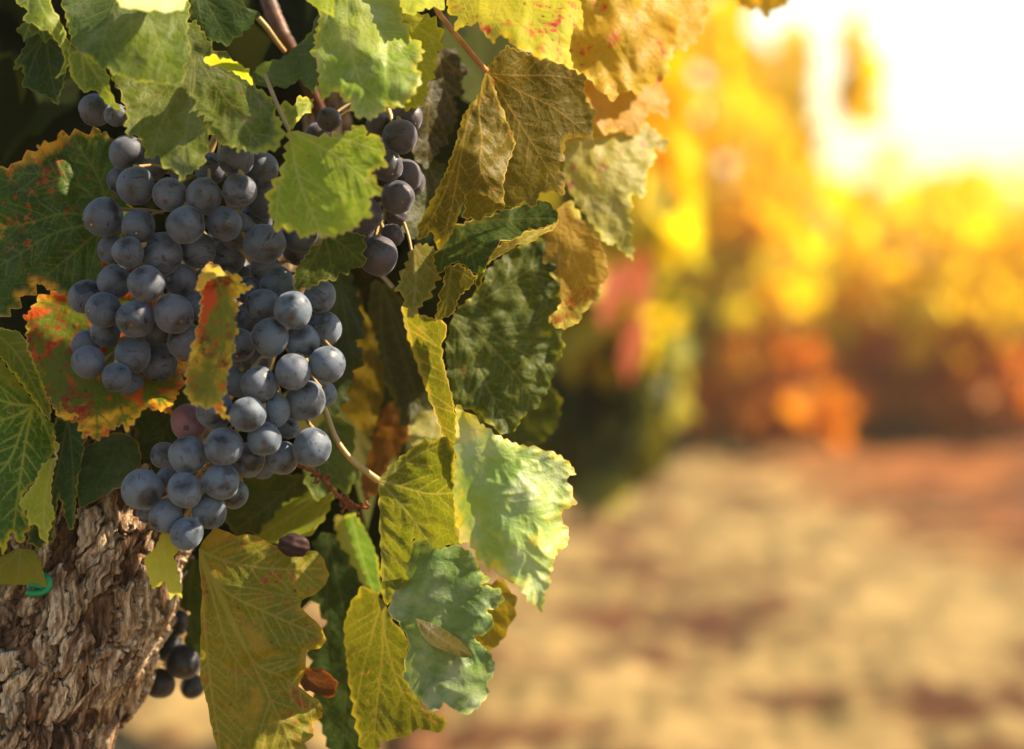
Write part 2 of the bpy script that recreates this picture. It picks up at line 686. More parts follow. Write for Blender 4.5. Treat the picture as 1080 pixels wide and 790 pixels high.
GOLD = far_leaf_mat([(0, (.50, .26, .008)), (.25, (.68, .44, .008)), (.6, (.74, .57, .012)), (1, (.62, .60, .03))], .6)
YGREEN = far_leaf_mat([(0, (.10, .12, .012)), (.35, (.34, .32, .015)), (.7, (.60, .48, .015)), (1, (.75, .54, .02))], .55)
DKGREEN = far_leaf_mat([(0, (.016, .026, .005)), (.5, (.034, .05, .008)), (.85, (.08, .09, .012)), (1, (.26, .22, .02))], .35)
ORANGE = far_leaf_mat([(0, (.32, .08, .008)), (.4, (.44, .13, .008)), (.8, (.54, .19, .010)), (1, (.62, .30, .015))], .55)
far_bark = simple_mat('far_bark', (.10, .045, .02), (.24, .11, .05), 30, .9, .1, .004)


def far_vine(label, px, dist, clumps, trunk=True, seed=1, loc=None):
    """a vine of the rows beyond: clumps are (px, py, rx px, ry px, n, size m, material)"""
    rng = random.Random(seed)
    base = loc if loc is not None else P(px, 395, dist)
    base = np.array([base[0], base[1], -.03])
    root = empty('grapevine', base)
    tag(root, label, 'grapevine', 'vines of the rows beyond')
    for (cx, cy, rx, ry, n, size, m) in clumps:
        pts, sz = [], []
        for i in range(int(n * (.6 if dist > 4 else 1))):
            a, r = rng.uniform(0, 6.283), math.sqrt(rng.random())
            r *= .8 + .3 * math.sin(3 * a + seed)
            d = dist + rng.uniform(-1, 1) * min(.28, rx / F * dist * .8)
            q = P(cx + rx * r * math.cos(a), cy + ry * r * math.sin(a), d)
            if q[2] < -.01:
                continue
            pts.append(q)
            sz.append(size * rng.uniform(.6, 1.35))
        if not pts:
            continue
        V, Fc, rnd = leaf_cloud(pts, sz, rng)
        mesh_obj('crown', V, Fc, m, root, {'rnd': rnd}, False, base)
    if trunk:
        top = P(clumps[0][0], clumps[0][1], dist)
        b = Bag()
        mid = base * .45 + top * .55 + np.array([rng.uniform(-.05, .05), 0, 0])
        path = smooth_path([base, base * .7 + mid * .3 + np.array([.02, .01, 0]), mid, top], 14)
        b.add(tube(path, np.linspace(.045, .022, 14), 9, True, .16, rng))
        mesh_obj('trunk', b.v, b.f, far_bark, root, None, True, base)
    return root


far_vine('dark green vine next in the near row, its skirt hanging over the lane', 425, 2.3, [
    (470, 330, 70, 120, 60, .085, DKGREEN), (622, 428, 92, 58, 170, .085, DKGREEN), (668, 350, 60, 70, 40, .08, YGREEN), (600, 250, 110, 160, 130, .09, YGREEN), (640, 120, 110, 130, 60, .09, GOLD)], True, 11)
far_vine('yellow green vine with golden top rising to the upper edge', 770, 5.2, [
    (760, 235, 125, 130, 320, .12, GOLD), (740, 320, 130, 85, 200, .11, YGREEN), (715, 50, 130, 130, 330, .12, GOLD), (790, 400, 130, 55, 280, .10, ORANGE), (745, 446, 34, 18, 30, .08, ORANGE)], True, 12)
far_vine('tall vine with a hanging golden shoot against the bright sky', 905, 5.5, [
    (890, 290, 100, 105, 220, .12, GOLD), (908, 70, 16, 75, 40, .10, GOLD), (835, 110, 22, 120, 60, .12, GOLD), (930, 392, 95, 60, 280, .10, ORANGE), (890, 446, 26, 20, 26, .08, ORANGE)], True, 13)
far_vine('low golden orange vine at the right edge of the view', 1040, 5.4, [
    (1030, 280, 95, 95, 220, .12, GOLD), (1040, 392, 95, 62, 290, .10, ORANGE), (985, 448, 30, 22, 30, .08, ORANGE)], True, 14)
far_vine('low orange vine just beyond the right edge', 1190, 5.6, [
    (1180, 270, 100, 105, 180, .12, GOLD), (1190, 385, 85, 45, 60, .10, ORANGE)], True, 15)
far_vine('golden vine second beyond the right edge', 1340, 5.7, [
    (1340, 270, 100, 105, 170, .12, GOLD), (1340, 395, 95, 60, 160, .10, ORANGE)], True, 17)
far_vine('golden vine third beyond the right edge', 1500, 5.8, [
    (1500, 275, 100, 105, 170, .12, GOLD), (1500, 395, 95, 60, 160, .10, ORANGE)], True, 18)
far_vine('golden vine of the far row hidden behind the dark skirt', 610, 5.6, [
    (610, 200, 100, 220, 260, .12, GOLD), (600, 400, 100, 60, 110, .11, YGREEN)], True, 16)
for i, (px, dd) in enumerate([(660, 8.5), (800, 8.8), (960, 9.0), (1090, 9.2)]):
    far_vine(['small distant vine left of the golden top', 'distant low vine behind the golden crown', 'distant low vine under the bright sky',
              'distant low vine at the far right'][i], px, dd, [(px, 240, 95, 75, 160, .14, GOLD), (px, 310, 95, 45, 110, .14, ORANGE)], True, 30 + i)

# thin posts of the far row
for i, (px, dd, h) in enumerate([(862, 5.7, .62), (905, 6.0, .75), (948, 5.8, .66), (1062, 5.9, .7)]):
    q = P(px, 395, dd)
    q = np.array([q[0], q[1], -.03])
    b = Bag()
    rng = random.Random(i)
    b.add(tube([q, q + [.006, 0, h * .5], q + [0, .01, h]], [.020, .018, .017], 8, True, .08, rng))
    o = mesh_obj('vineyard_post', b.v, b.f, far_bark, None, None, True, q)
    tag(o, ['thin dark post in the far row under the hanging golden shoot, leftmost of four', 'tallest thin post of the far row, second from the left', 'short thin post of the far row, third from the left',
            'thin post of the far row nearest the right edge'][i], 'post', 'thin posts of the far row')

# ---------------------------------------------------------------- the near vine: old trunk
def vcells(u, v, cu, cv, seed, warp=.35):
    """elongated voronoi cells of size cu x cv; returns F1, F2, random value, offset from the cell centre along v"""
    rg = np.random.RandomState(seed)
    T = 257
    jx, jy, rv = rg.rand(T, T), rg.rand(T, T), rg.rand(T, T)
    a, b = u / cu, v / cv
    ia, ib = np.floor(a).astype(int), np.floor(b).astype(int)
    f1 = np.full(u.shape, 9.)
    f2 = np.full(u.shape, 9.)
    rr = np.zeros(u.shape)
    ov = np.zeros(u.shape)
    ou = np.zeros(u.shape)
    for di in (-1, 0, 1):
        for dj in (-1, 0, 1):
            ii, jj = (ia + di) % T, (ib + dj) % T
            px, py = ia + di + jx[ii, jj], ib + dj + jy[ii, jj]
            d = np.hypot(a - px, b - py)
            n = d < f1
            f2 = np.where(n, f1, np.minimum(f2, d))
            rr = np.where(n, rv[ii, jj], rr)
            ov = np.where(n, b - py, ov)
            ou = np.where(n, a - px, ou)
            f1 = np.where(n, d, f1)
    return f1, f2, rr, ov, ou


def bark_mat():
    t = NT('shaggy_bark')
    o = t.obj()
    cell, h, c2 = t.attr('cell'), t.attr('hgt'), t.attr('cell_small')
    n = t.noise(t.mapping(o, scale=(1, 1, .22), rot=(0, R(18), 0)), 420, 5, .65)
    n2 = t.noise(o, 45, 3)
    f = t.math('ADD', t.math('ADD', t.math('MULTIPLY', cell, 1.15), t.math('MULTIPLY', c2, .32)), t.math('MULTIPLY_ADD', n2, 1.1, -.78))
    c = t.ramp(f, [(.0, (.05, .026, .015)), (.25, (.13, .070, .040)), (.45, (.25, .155, .095)), (.68, (.44, .32, .215)), (1, (.60, .49, .36))])
    c = t.mix(t.step(n, .62, .40), t.mix(1.0, c, (1.12, 1.12, 1.1), 'MULTIPLY'), t.mix(1.0, c, (.42, .35, .30), 'MULTIPLY'))
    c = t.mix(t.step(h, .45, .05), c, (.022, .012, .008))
    c = t.mix(t.math('MULTIPLY', t.step(t.noise(o, 160, 4), .6, .72), .5), c, (.22, .085, .035))
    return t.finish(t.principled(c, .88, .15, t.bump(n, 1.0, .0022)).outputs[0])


BARK = bark_mat()


def bark_tube(axis, visible, seed, amp=1.0, nseg=620, dense=1.0):
    """axis: rows of (px, py, z mm, half width px) ; dense rows where photo y lies in visible"""
    ax = np.array(axis, float)
    ts = np.linspace(0, len(ax) - 1, 4000)
    sm = smooth_path(ax, 4000)
    keep, last = [0], 0
    for i in range(1, 4000):
        L = np.linalg.norm(sm[i, :2] - sm[last, :2])
        st = dense if visible[0] < sm[i, 1] < visible[1] else 8.0
        if L >= st:
            keep.append(i)
            last = i
    sm = sm[keep]
    n = len(sm)
    c3 = P(sm[:, 0], sm[:, 1], D0 + sm[:, 2] / 1000)
    rad = sm[:, 3] * (D0 + sm[:, 2] / 1000) / F
    tan = np.gradient(c3, axis=0)
    tan /= np.linalg.norm(tan, axis=1)[:, None]
    arc = np.concatenate([[0], np.cumsum(np.linalg.norm(np.diff(sm[:, :2], axis=0), axis=1))])
    ref = np.array([0, -1, 0.1])
    A = np.cross(tan, ref)
    A /= np.linalg.norm(A, axis=1)[:, None]
    B = np.cross(tan, A)
    th = np.linspace(0, 2 * math.pi, nseg, endpoint=False)
    # columns: spend more of them on the camera side
    TH, S = np.meshgrid(th, arc)
    Rp = np.repeat(sm[:, 3][:, None], nseg, 1)
    U = TH * 92.0
    wu = U + 9 * wnoise(U, S, seed, 110, 2) + 2.2 * wnoise(U, S, seed + 1, 30, 2) + S * .10
    wv = S + 14 * wnoise(U, S, seed + 2, 70, 2)
    f1, f2, r1, o1, q1 = vcells(wu, wv, 8.5, 42, seed + 3)
    g1, g2, r2, o2, q2 = vcells(wu + 3 * r1, wv + 19 * r1, 3.2, 30, seed + 4)
    k1, k2, r3, o3, q3 = vcells(wu * .96 + 3.1 * wnoise(U, S, seed + 12, 13, 2), wv + 5 * wnoise(U, S, seed + 13, 17, 2), 20, 46, seed + 5)
    plate = np.clip((f2 - f1) / .16, 0, 1)
    plate = plate * plate * (3 - 2 * plate)
    small = np.clip((g2 - g1) / .14, 0, 1)
    h = .9 * r1 * plate + .4 * plate + .6 * (r2 - .2) * small + (1.0 + 3.2 * r3) * np.clip((k2 - k1) / .10, 0, 1) + o1 * 1.3 * (r3 - .35) * plate + q1 * 1.2 * (r2 - .5) * plate
    h = h * 1.45 + .15 * wnoise(U * 3, S * .7, seed + 6, 16, 2) + 2.5 * wnoise(U, S, seed + 8, 120, 2)
    disp = amp * h / 1000.0
    hn = np.clip((h - h.min()) / (np.percentile(h, 97) - np.percentile(h, 3)), 0, 1)
    hn = np.clip(np.minimum(plate, np.clip((k2 - k1) / .12, 0, 1)) * .75 + .25 * small, 0, 1)
    rr = rad[:, None] + disp
    V = c3[:, None] + rr[..., None] * (A[:, None] * np.cos(TH)[..., None] + B[:, None] * np.sin(TH)[..., None])
    idx = np.arange(n * nseg).reshape(n, nseg)
    nx = np.roll(idx, -1, 1)
    faces = np.stack([idx[:-1], nx[:-1], nx[1:], idx[1:]], -1).reshape(-1, 4)
    cell = (.45 * r1 + .55 * r3)
    info = dict(c3=c3, A=A, B=B, rad=rad, sm=sm, tan=tan)
    return V.reshape(-1, 3), faces, {'cell': cell.ravel(), 'hgt': hn.ravel(), 'cell_small': r2.ravel()}, info


def trunk():
    axis = [(-70, 1960, 40, 118), (-75, 1500, 40, 104), (-55, 1100, 40, 98), (-14, 860, 40, 90), (12, 780, 40, 88), (50, 700, 40, 89),
            (82, 620, 42, 90), (108, 550, 48, 84), (140, 480, 58, 72), (185, 400, 72, 52), (235, 320, 84, 40), (275, 250, 92, 34)]
    v, f, at, info = bark_tube(axis, (505, 812), 21)
    loc = np.array([v[:, 0].mean(), v[:, 1].mean(), 0])
    root = empty('old_grapevine', loc)
    tag(root, 'thick old brown vine stock with shaggy flaking bark, leaning up from lower left', 'grapevine')
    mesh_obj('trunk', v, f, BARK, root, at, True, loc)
    # loose curling strips of bark
    rng = random.Random(5)
    b = Bag()
    cells, hg, cs = [], [], []
    sm, c3, A, B, rad, tan = (info[k] for k in ('sm', 'c3', 'A', 'B', 'rad', 'tan'))
    rows = [i for i in range(len(sm)) if 520 < sm[i, 1] < 830]
    for k in range(330):
        i = rng.choice(rows)
        th = rng.uniform(0, 6.283)
        L = rng.uniform(.006, .028)
        W = rng.uniform(.0007, .0023)
        lift = rng.uniform(.0005, .0042)
        tn, a, bb = Vector(tan[i]), Vector(A[i]), Vector(B[i])
        out = a * math.cos(th) + bb * math.sin(th)
        side = (tn.cross(out)).normalized()
        side = (side + tn * rng.uniform(-.3, .3)).normalized()
        along = out.cross(side).normalized()
        o = Vector(c3[i]) + out * (rad[i] + .0026)
        cr = rng.random()
        nu, nv = 7, 4
        V, Fc = [], []
        sgn = rng.choice((-1, 1))
        for p in range(nu):
            u = p / (nu - 1)
            wl = W * (1 - .75 * abs(2 * u - 1) ** 2.2) * rng.uniform(.8, 1.1)
            for q in range(nv):
                w = q / (nv - 1) * 2 - 1
                up = lift * (u ** 2.2) + .0006 * (1 - w * w) + rng.uniform(-.0002, .0002)
                V.append(o + along * (sgn * (u - .4) * L) + side * (w * wl) + out * up)
                cells.append(cr)
                hg.append(.9)
                cs.append(rng.random())
        for p in range(nu - 1):
            for q in range(nv - 1):
                Fc.append((p * nv + q, p * nv + q + 1, (p + 1) * nv + q + 1, (p + 1) * nv + q))
        b.add((V, Fc))
    o = mesh_obj('peeling_bark', b.v, b.f, BARK, root, {'cell': cells, 'hgt': hg, 'cell_small': cs}, True, loc)
    o['label'] = 'loose curling strips of paler bark'
    # second arm of the head, mostly behind the leaves
    axis = [(150, 470, 70, 40), (215, 395, 100, 30), (300, 300, 120, 24), (345, 160, 130, 20), (330, 20, 140, 16), (320, -120, 150, 12)]
    v, f, at, info = bark_tube(axis, (-200, -190), 33, .6, 60)
    mesh_obj('arm', v, f, BARK, root, at, True, loc)
    return root


trunk()

tie_m = NT('green_plastic')
TIE = tie_m.finish(tie_m.principled((.0, .20, .08), .35, .4).outputs[0])
b = Bag()
b.add(tube(P(*np.array([(28, 624, 0), (34, 626, 0), (44, 625, 0), (50, 622, 0), (53, 617, 0), (52, 611, 0), (46, 606, 0)]).T[:2], D0 - .003), .0014, 10))
b.add(tube(P(*np.array([(30, 616, 0), (38, 617, 0), (46, 620, 0), (50, 622, 0)]).T[:2], D0 - .001), .0013, 10))
o = mesh_obj('plant_tie', b.v, b.f, TIE)
tag(o, 'bright green plastic tie poking out beside the trunk under a small leaf', 'plant tie')

# ---------------------------------------------------------------- shaded inside of the near canopy
def filler():
    rng = random.Random(77)
    pts, sz = [], []
    for i in range(800):
        d = D0 + rng.uniform(.13, .50)
        px, py = rng.uniform(-260, 560), rng.uniform(-330, 600)
        if py < -30 and d < D0 + .2:
            continue
        lim = 560 if py < 330 else 560 - (py - 330) * .45
        px = px if px < lim - 50 else px - 220
        if px < 235 and py > 520 or px < 330 and py > 560:
            continue
        pts.append(P(px, py, d))
        sz.append(rng.uniform(.05, .095))
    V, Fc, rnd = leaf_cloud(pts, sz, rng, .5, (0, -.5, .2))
    m = far_leaf_mat([(0, (.006, .009, .002)), (.5, (.014, .02, .004)), (.85, (.03, .034, .006)), (1, (.07, .04, .008))], .15, .9, .05)  # leaf colours darkened to hold the deep shade of the gaps
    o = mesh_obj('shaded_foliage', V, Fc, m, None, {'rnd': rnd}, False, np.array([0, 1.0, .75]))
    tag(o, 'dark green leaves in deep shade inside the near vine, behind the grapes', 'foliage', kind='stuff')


filler()

# ---------------------------------------------------------------- grapes
def grape_mat(dark, bloom, amt, blotch=.5):
    t = NT('grape_skin')
    ob = t.obj()
    rnd = t.n('ShaderNodeObjectInfo').outputs['Random']
    off = t.n('ShaderNodeCombineXYZ')
    t.s(off.inputs[0], t.math('MULTIPLY', rnd, 37.0))
    t.s(off.inputs[1], t.math('MULTIPLY', rnd, 91.0))
    va = t.n('ShaderNodeVectorMath', operation='ADD')
    t.s(va.inputs[0], ob)
    t.s(va.inputs[1], off.outputs[0])
    v = va.outputs[0]
    n1 = t.noise(v, .9, 2.5, .5, .3)
    n2 = t.noise(v, 3.2, 5, .65, .6)
    n3 = t.noise(v, 26, 3, .6)
    n4 = t.noise(t.mapping(v, scale=(1, 1, 3.2), rot=(.5, .7, 0)), 1.7, 2.5, .5, .8)
    m = t.step(n1, .30, .58)
    m = t.math('MULTIPLY', m, t.math('MULTIPLY_ADD', n3, .25, .875))
    m = t.math('MULTIPLY', m, t.step(n4, .68, .60, 1 - blotch, 1.0))               # rubbed streaks
    m = t.math('MULTIPLY', m, t.step(n2, .30, .36, .5, 1.0))
    m = t.math('MULTIPLY', m, t.math('MULTIPLY_ADD', rnd, .45, amt - .22))
    tint = t.mix(t.step(rnd, .2, .9), bloom, t.mix(1.0, bloom, (1.05, .93, .92), 'MULTIPLY'))
    c = t.mix(m, dark, tint)
    c = t.mix(t.math('MULTIPLY', t.step(t.noise(v, 17, 2), .60, .72), .30), c, (.30, .31, .34))      # dust
    sp = t.math('MULTIPLY', t.step(t.voro(v, 3.6), .075, .05), t.step(t.noise(v, 2, 2), .5, .6))
    c = t.mix(t.math('MULTIPLY', sp, .8), c, (.34, .22, .13))
    # scar of the flower at the tip of the berry
    sx = t.n('ShaderNodeSeparateXYZ')
    t.s(sx.inputs[0], ob)
    r = t.math('SQRT', t.math('ADD', t.math('MULTIPLY', sx.outputs[0], sx.outputs[0]), t.math('MULTIPLY', sx.outputs[1], sx.outputs[1])))
    low = t.step(sx.outputs[2], -.8, -.9)
    c = t.mix(t.math('MULTIPLY', low, t.step(r, .19, .12)), c, (.05, .03, .025))
    c = t.mix(t.math('MULTIPLY', low, t.math('MULTIPLY', t.step(r, .075, .045), t.step(t.math('FRACT', t.math('MULTIPLY', rnd, 17.0)), .45, .9))), c, (.38, .25, .15))
    rough = t.step(m, 0, .7, .26, .62)
    p = t.principled(c, rough, .38, t.bump(t.math('ADD', n3, t.math('MULTIPLY', n2, 2)), .12, .02), sheen=.22)
    p.inputs['Sheen Roughness'].default_value = .45
    p.inputs['Sheen Tint'].default_value = (.75, .82, 1, 1)
    p.inputs['Subsurface Weight'].default_value = 0
    return t.finish(p.outputs[0])


GM = {'A': grape_mat((.010, .009, .012), (.066, .079, .110), .94, .9),
      'B': grape_mat((.012, .013, .020), (.088, .116, .158), 1.0, .85),
      'C': grape_mat((.012, .008, .012), (.055, .042, .054), .8, .9),
      'D': grape_mat((.006, .005, .007), (.022, .022, .028), .5, .6)}  # D darkened: the shade behind the trunk is put into its skin colour
PURPLE = grape_mat((.10, .03, .05), (.24, .12, .17), .9, .2)


def sphere_variants():
    out = []
    for s in range(8):
        rg = np.random.RandomState(s)
        nu, nv = 36, 22
        V, Fc = [(0, 0, 1)], []
        for j in range(1, nv):
            ph = math.pi * j / nv
            for i in range(nu):
                th = 2 * math.pi * i / nu
                V.append((math.sin(ph) * math.cos(th), math.sin(ph) * math.sin(th), math.cos(ph)))
        V.append((0, 0, -1))
        for i in range(nu):
            Fc.append((0, 1 + i, 1 + (i + 1) % nu))
            e = 1 + (nv - 2) * nu
            Fc.append((len(V) - 1, e + (i + 1) % nu, e + i))
        for j in range(nv - 2):
            for i in range(nu):
                a = 1 + j * nu
                Fc.append((a + i, a + nu + i, a + nu + (i + 1) % nu, a + (i + 1) % nu))
        V = np.array(V)
        k = 1 + .02 * np.sin(2.2 * V[:, 0] * 2 + s) + .02 * np.sin(2.5 * V[:, 1] * 2 + 2 * s)
        if s > 5:       # shrivelled berries
            k = k + .05 * np.sin(7 * V[:, 0] + 3 * V[:, 2] + s) * np.sin(6 * V[:, 1] + s) + .03 * np.sin(13 * V[:, 0] * V[:, 1] + 9 * V[:, 2])
        pole = np.exp(-((V[:, 2] + 1) / .02)) * .035 + np.exp(-((1 - V[:, 2]) / .03)) * .05
        V = V * (k - pole)[:, None] * np.array([1, 1, 1.0 + .035 * (s % 3)])
        out.append((V, Fc))
    return out


SPH = sphere_variants()
GRAPES = {
 'A': [(143, 196, 20, 0), (109, 229, 21, 0), (179, 205, 18, 0), (215, 207, 19, 0), (253, 201, 18, 0), (146, 238, 18, 0), (196, 237, 19.5, 0),
       (237, 236, 18.5, 0), (250, 243, 20, 1), (118, 263, 15, 1), (135, 266, 16, 0), (170, 268, 22, 0), (209, 264, 19, 1), (121, 297, 18, 1),
       (154, 299, 19.5, 0), (190, 295, 17, 1), (91, 313, 18, 1), (109, 327, 19, 0), (143, 336, 20, 0), (183, 331, 21, 0), (206, 322, 16, 1),
       (111, 350, 16, 1), (167, 347, 17, 1), (196, 360, 20, 0), (140, 374, 19.5, 0), (93, 382, 17.5, 0), (91, 363, 15, 1), (166, 382, 19.5, 1),
       (123, 398, 15.5, 0), (137, 406, 14, 1), (220, 296, 15, 2), (241, 270, 18, 2), (253, 290, 17, 2), (133, 161, 18, 1), (101, 116, 17, 2),
       (122, 121, 12, 1), (249, 167, 19, 1), (275, 178, 19, 1), (280, 210, 20, 1), (279, 257, 21, 0), (317, 248, 19, 1), (315, 263, 17, 2),
       (280, 284, 16, 1), (270, 232, 18, 2), (222, 178, 17, 2), (160, 175, 16, 2), (196, 180, 17, 2), (232, 300, 16, 2), (128, 190, 15, 2)],
 'B': [(292, 300, 19, 2), (337, 313, 17, 1), (262, 306, 15, 2), (277, 322, 18, 1), (309, 327, 20, 0), (285, 356, 20, 0), (319, 360, 18.5, 0),
       (342, 346, 18, 1), (345, 384, 19.5, 0), (309, 392, 18.5, 0), (252, 364, 18, 1), (270, 377, 17, 2), (273, 405, 19, 0), (322, 422, 21, 0),
       (341, 415, 14, 2), (336, 400, 13, 2), (288, 433, 18, 0), (261, 437, 18.5, 0), (227, 433, 20, 0), (199, 445, 19.5, 1), (236, 471, 20, 0),
       (279, 463, 18, 0), (261, 485, 18, 2), (297, 483, 18, 1), (329, 472, 20, 0), (198, 480, 19.5, 0), (173, 480, 14, 2), (176, 503, 10.5, 1),
       (195, 517, 18.5, 0), (233, 508, 19.5, 0), (247, 521, 15, 2), (221, 539, 18.5, 0), (175, 544, 17.5, 0), (197, 563, 17, 0), (150, 516, 21, 0),
       (155, 542, 10, 2), (277, 492, 13, 2), (305, 452, 11, 2), (250, 402, 17, 2), (240, 345, 17, 2), (262, 335, 16, 2), (212, 408, 16, 2)],
 'C': [(422, 144, 18.5, 0), (430, 124, 16, 1), (409, 175, 16.5, 0), (427, 186, 18, 1), (399, 132, 13, 1), (419, 208, 18, 0), (434, 192, 15, 2),
       (385, 227, 19, 0), (381, 243, 14, 1), (399, 270, 20.5, 0), (414, 248, 12, 1), (418, 227, 12, 2), (404, 186, 16, 2), (347, 126, 13, 1), (335, 142, 13, 2), (392, 205, 16, 2), (407, 158, 15, 2)],
 'D': [(169, 721, 16, 0), (194, 698, 19, 0), (186, 657, 14, 1), (203, 724, 13, 1), (176, 682, 15, 1), (178, 636, 12, 1)]}
ZB = {'A': -8, 'B': -9, 'C': 8, 'D': 72}
RACHIS = {'A': [(235, 90, 6), (225, 150, 4), (195, 220, 4), (160, 300, 3), (130, 385, 0)],
          'B': [(330, 250, 14), (305, 320, 6), (280, 400, 4), (240, 470, 2), (195, 545, -6)],
          'C': [(400, 90, 26), (415, 140, 18), (412, 190, 16), (400, 250, 10)],
          'D': [(215, 600, 82), (200, 650, 80), (182, 710, 76)]}
BL = {'A': 'dusky blue black grape bunch at upper left, lying on the red and green leaves',
      'B': 'long blue grape bunch with grey bloom, tapering down over the trunk',
      'C': 'small purplish bunch half hidden behind the bright green leaf',
      'D': 'dark shaded cluster of grapes hanging behind the trunk'}


def bunch(key):
    rng = random.Random(ord(key))
    gs = np.array(GRAPES[key], float)
    ra = np.array(RACHIS[key], float)
    axp = smooth_path(ra, 80)
    z = np.empty(len(gs))
    rmm = gs[:, 2] * D0 / F * 1000
    for i, g in enumerate(gs):
        da = np.hypot(axp[:, 0] - g[0], axp[:, 1] - g[1]).min()
        z[i] = ZB[key] - 11 * math.sqrt(max(0, 1 - (da / 80) ** 2)) + 13.0 * g[3]
    mmx = gs[:, :2] * D0 / F * 1000
    for it in range(90):
        for i in range(len(gs)):
            for j in range(i):
                dxy = np.hypot(*(mmx[i] - mmx[j]))
                need = .985 * (rmm[i] + rmm[j])
                if dxy < need:
                    dz = math.sqrt(need * need - dxy * dxy)
                    cur = z[i] - z[j]
                    if abs(cur) < dz:
                        s = (1 if cur >= 0 else -1) * (dz - abs(cur)) * .5
                        if gs[i, 3] != gs[j, 3] and (gs[i, 3] - gs[j, 3]) * cur < 0:
                            s = (1 if gs[i, 3] > gs[j, 3] else -1) * (dz + abs(cur)) * .2
                        z[i] += s * .6
                        z[j] -= s * .6
    z = np.clip(z, ZB[key] - 30, ZB[key] + 60)
    loc = P(ra[0, 0], ra[0, 1], D0 + ra[0, 2] / 1000)
    root = empty('grape_bunch', loc)
    tag(root, BL[key], 'grape bunch', 'bunches of dark grapes')
    meshes = {}
    pts = P(axp[:, 0], axp[:, 1], D0 + (axp[:, 2] + 8) / 1000)
    mesh_obj('rachis', *tube(pts, np.linspace(.0017, .0009, len(pts)), 7, True, .12, rng), stem_green, root, None, True, loc)
    bb = Vector((0, 0, 0))
    for i, g in enumerate(gs):
        c = P(g[0], g[1], D0 + z[i] / 1000)
        r = g[2] * (D0 + z[i] / 1000) / F
        purple = key == 'B' and i == 19
        k = rng.randrange(6) if g[2] > 12.5 else rng.randrange(6, 8)
        if (k, purple) not in meshes:
            o = mesh_obj('grape', SPH[k][0], SPH[k][1], PURPLE if purple else GM[key], root)
            meshes[(k, purple)] = o.data
        else:
            o = bpy.data.objects.new('grape', meshes[(k, purple)])
            col.objects.link(o)
            o.parent = root
        j = int(np.argmin(np.hypot(axp[:, 0] - g[0], axp[:, 1] - g[1])))
        j = max(0, j - 9)
        tgt = pts[j]
        # berry tip points away from its stem, loosely
        out = Vector(c - tgt).normalized() + Vector((rng.uniform(-1.2, 1.2), rng.uniform(-.9, .9), rng.uniform(-1.3, .4)))
        q = out.to_track_quat('-Z', 'Y')
        o.location = Vector(c - loc)
        o.rotation_euler = (q.to_matrix() @ Matrix.Rotation(rng.uniform(0, 6.28), 3, 'Z')).to_euler()
        o.scale = (r, r, r)
        if purple:
            o['label'] = 'unripe dusky pink grape'
        # pedicel as a child of the berry (in berry space)
        cw = Vector(c)
        st = cw - out.normalized() * r * .97
        en = Vector(tgt)
        v = en - st
        if v.length > .022:
            en = st + v * (.022 / v.length)
        mid = (st + en) / 2 - out.normalized() * .002
        path = smooth_path([tuple(st), tuple(mid), tuple(en)], 8)
        V, Fc = tube(path, np.array([.0014, .0009, .0007, .0007, .0007, .0007, .0008, .0009]), 6)
        M = (Matrix.Translation(o.location) @ o.rotation_euler.to_matrix().to_4x4() @ Matrix.Diagonal((r, r, r, 1))).inverted()
        V = [tuple(M @ (Vector(p) - Vector(loc))) for p in V]
        mesh_obj('pedicel', V, Fc, stem_green, o)
    return root


for k in 'ABCD':
    bunch(k)

# ---------------------------------------------------------------- leaves of the near vine, traced one by one
GRN1, GRN2 = (.040, .085, .012), (.075, .130, .018)
DK1, DK2 = (.020, .042, .008), (.038, .068, .012)
YG1, YG2 = (.19, .26, .018), (.30, .34, .025)
YEL = (.46, .38, .03)
PALEV = (.30, .32, .09)
WRIM = (.55, .40, .16)

# bright toothed leaf before the grapes
leaf('bright yellow green toothed leaf in front of the grapes, beside the small purple bunch', dict(
    poly=[(305, 137), (316, 141), (340, 143), (362, 141), (380, 131), (386, 135), (387, 143), (403, 142), (399, 151), (408, 162), (406, 175), (392, 181), (400, 196),
          (403, 205), (390, 208), (391, 226), (382, 229), (380, 238), (364, 245), (352, 249), (340, 250), (333, 245), (322, 251), (308, 243), (290, 240), (284, 226), (282, 207), (287, 195), (297, 180), (301, 160)],
    zc=[(305, 137, -30), (395, 145, -42), (400, 205, -60), (340, 250, -62), (285, 215, -46), (340, 190, -50)], base=(305, 137),
    tips=[(403, 160), (399, 203), (340, 250), (290, 238)], teeth=(9, 2.6), res=1.5, quilt=1.2),
    leaf_mat(YG1, YG2, (.42, .36, .03), (.42, .42, .12), 4, veinstr=.7, rim=WRIM, spots=(.35, .2, .04), spot_amt=.15),
    petiole=[(305, 137, -30, 2.2), (300, 128, -22, 2.2), (290, 105, -8, 2.4), (280, 80, 10, 2.4)])

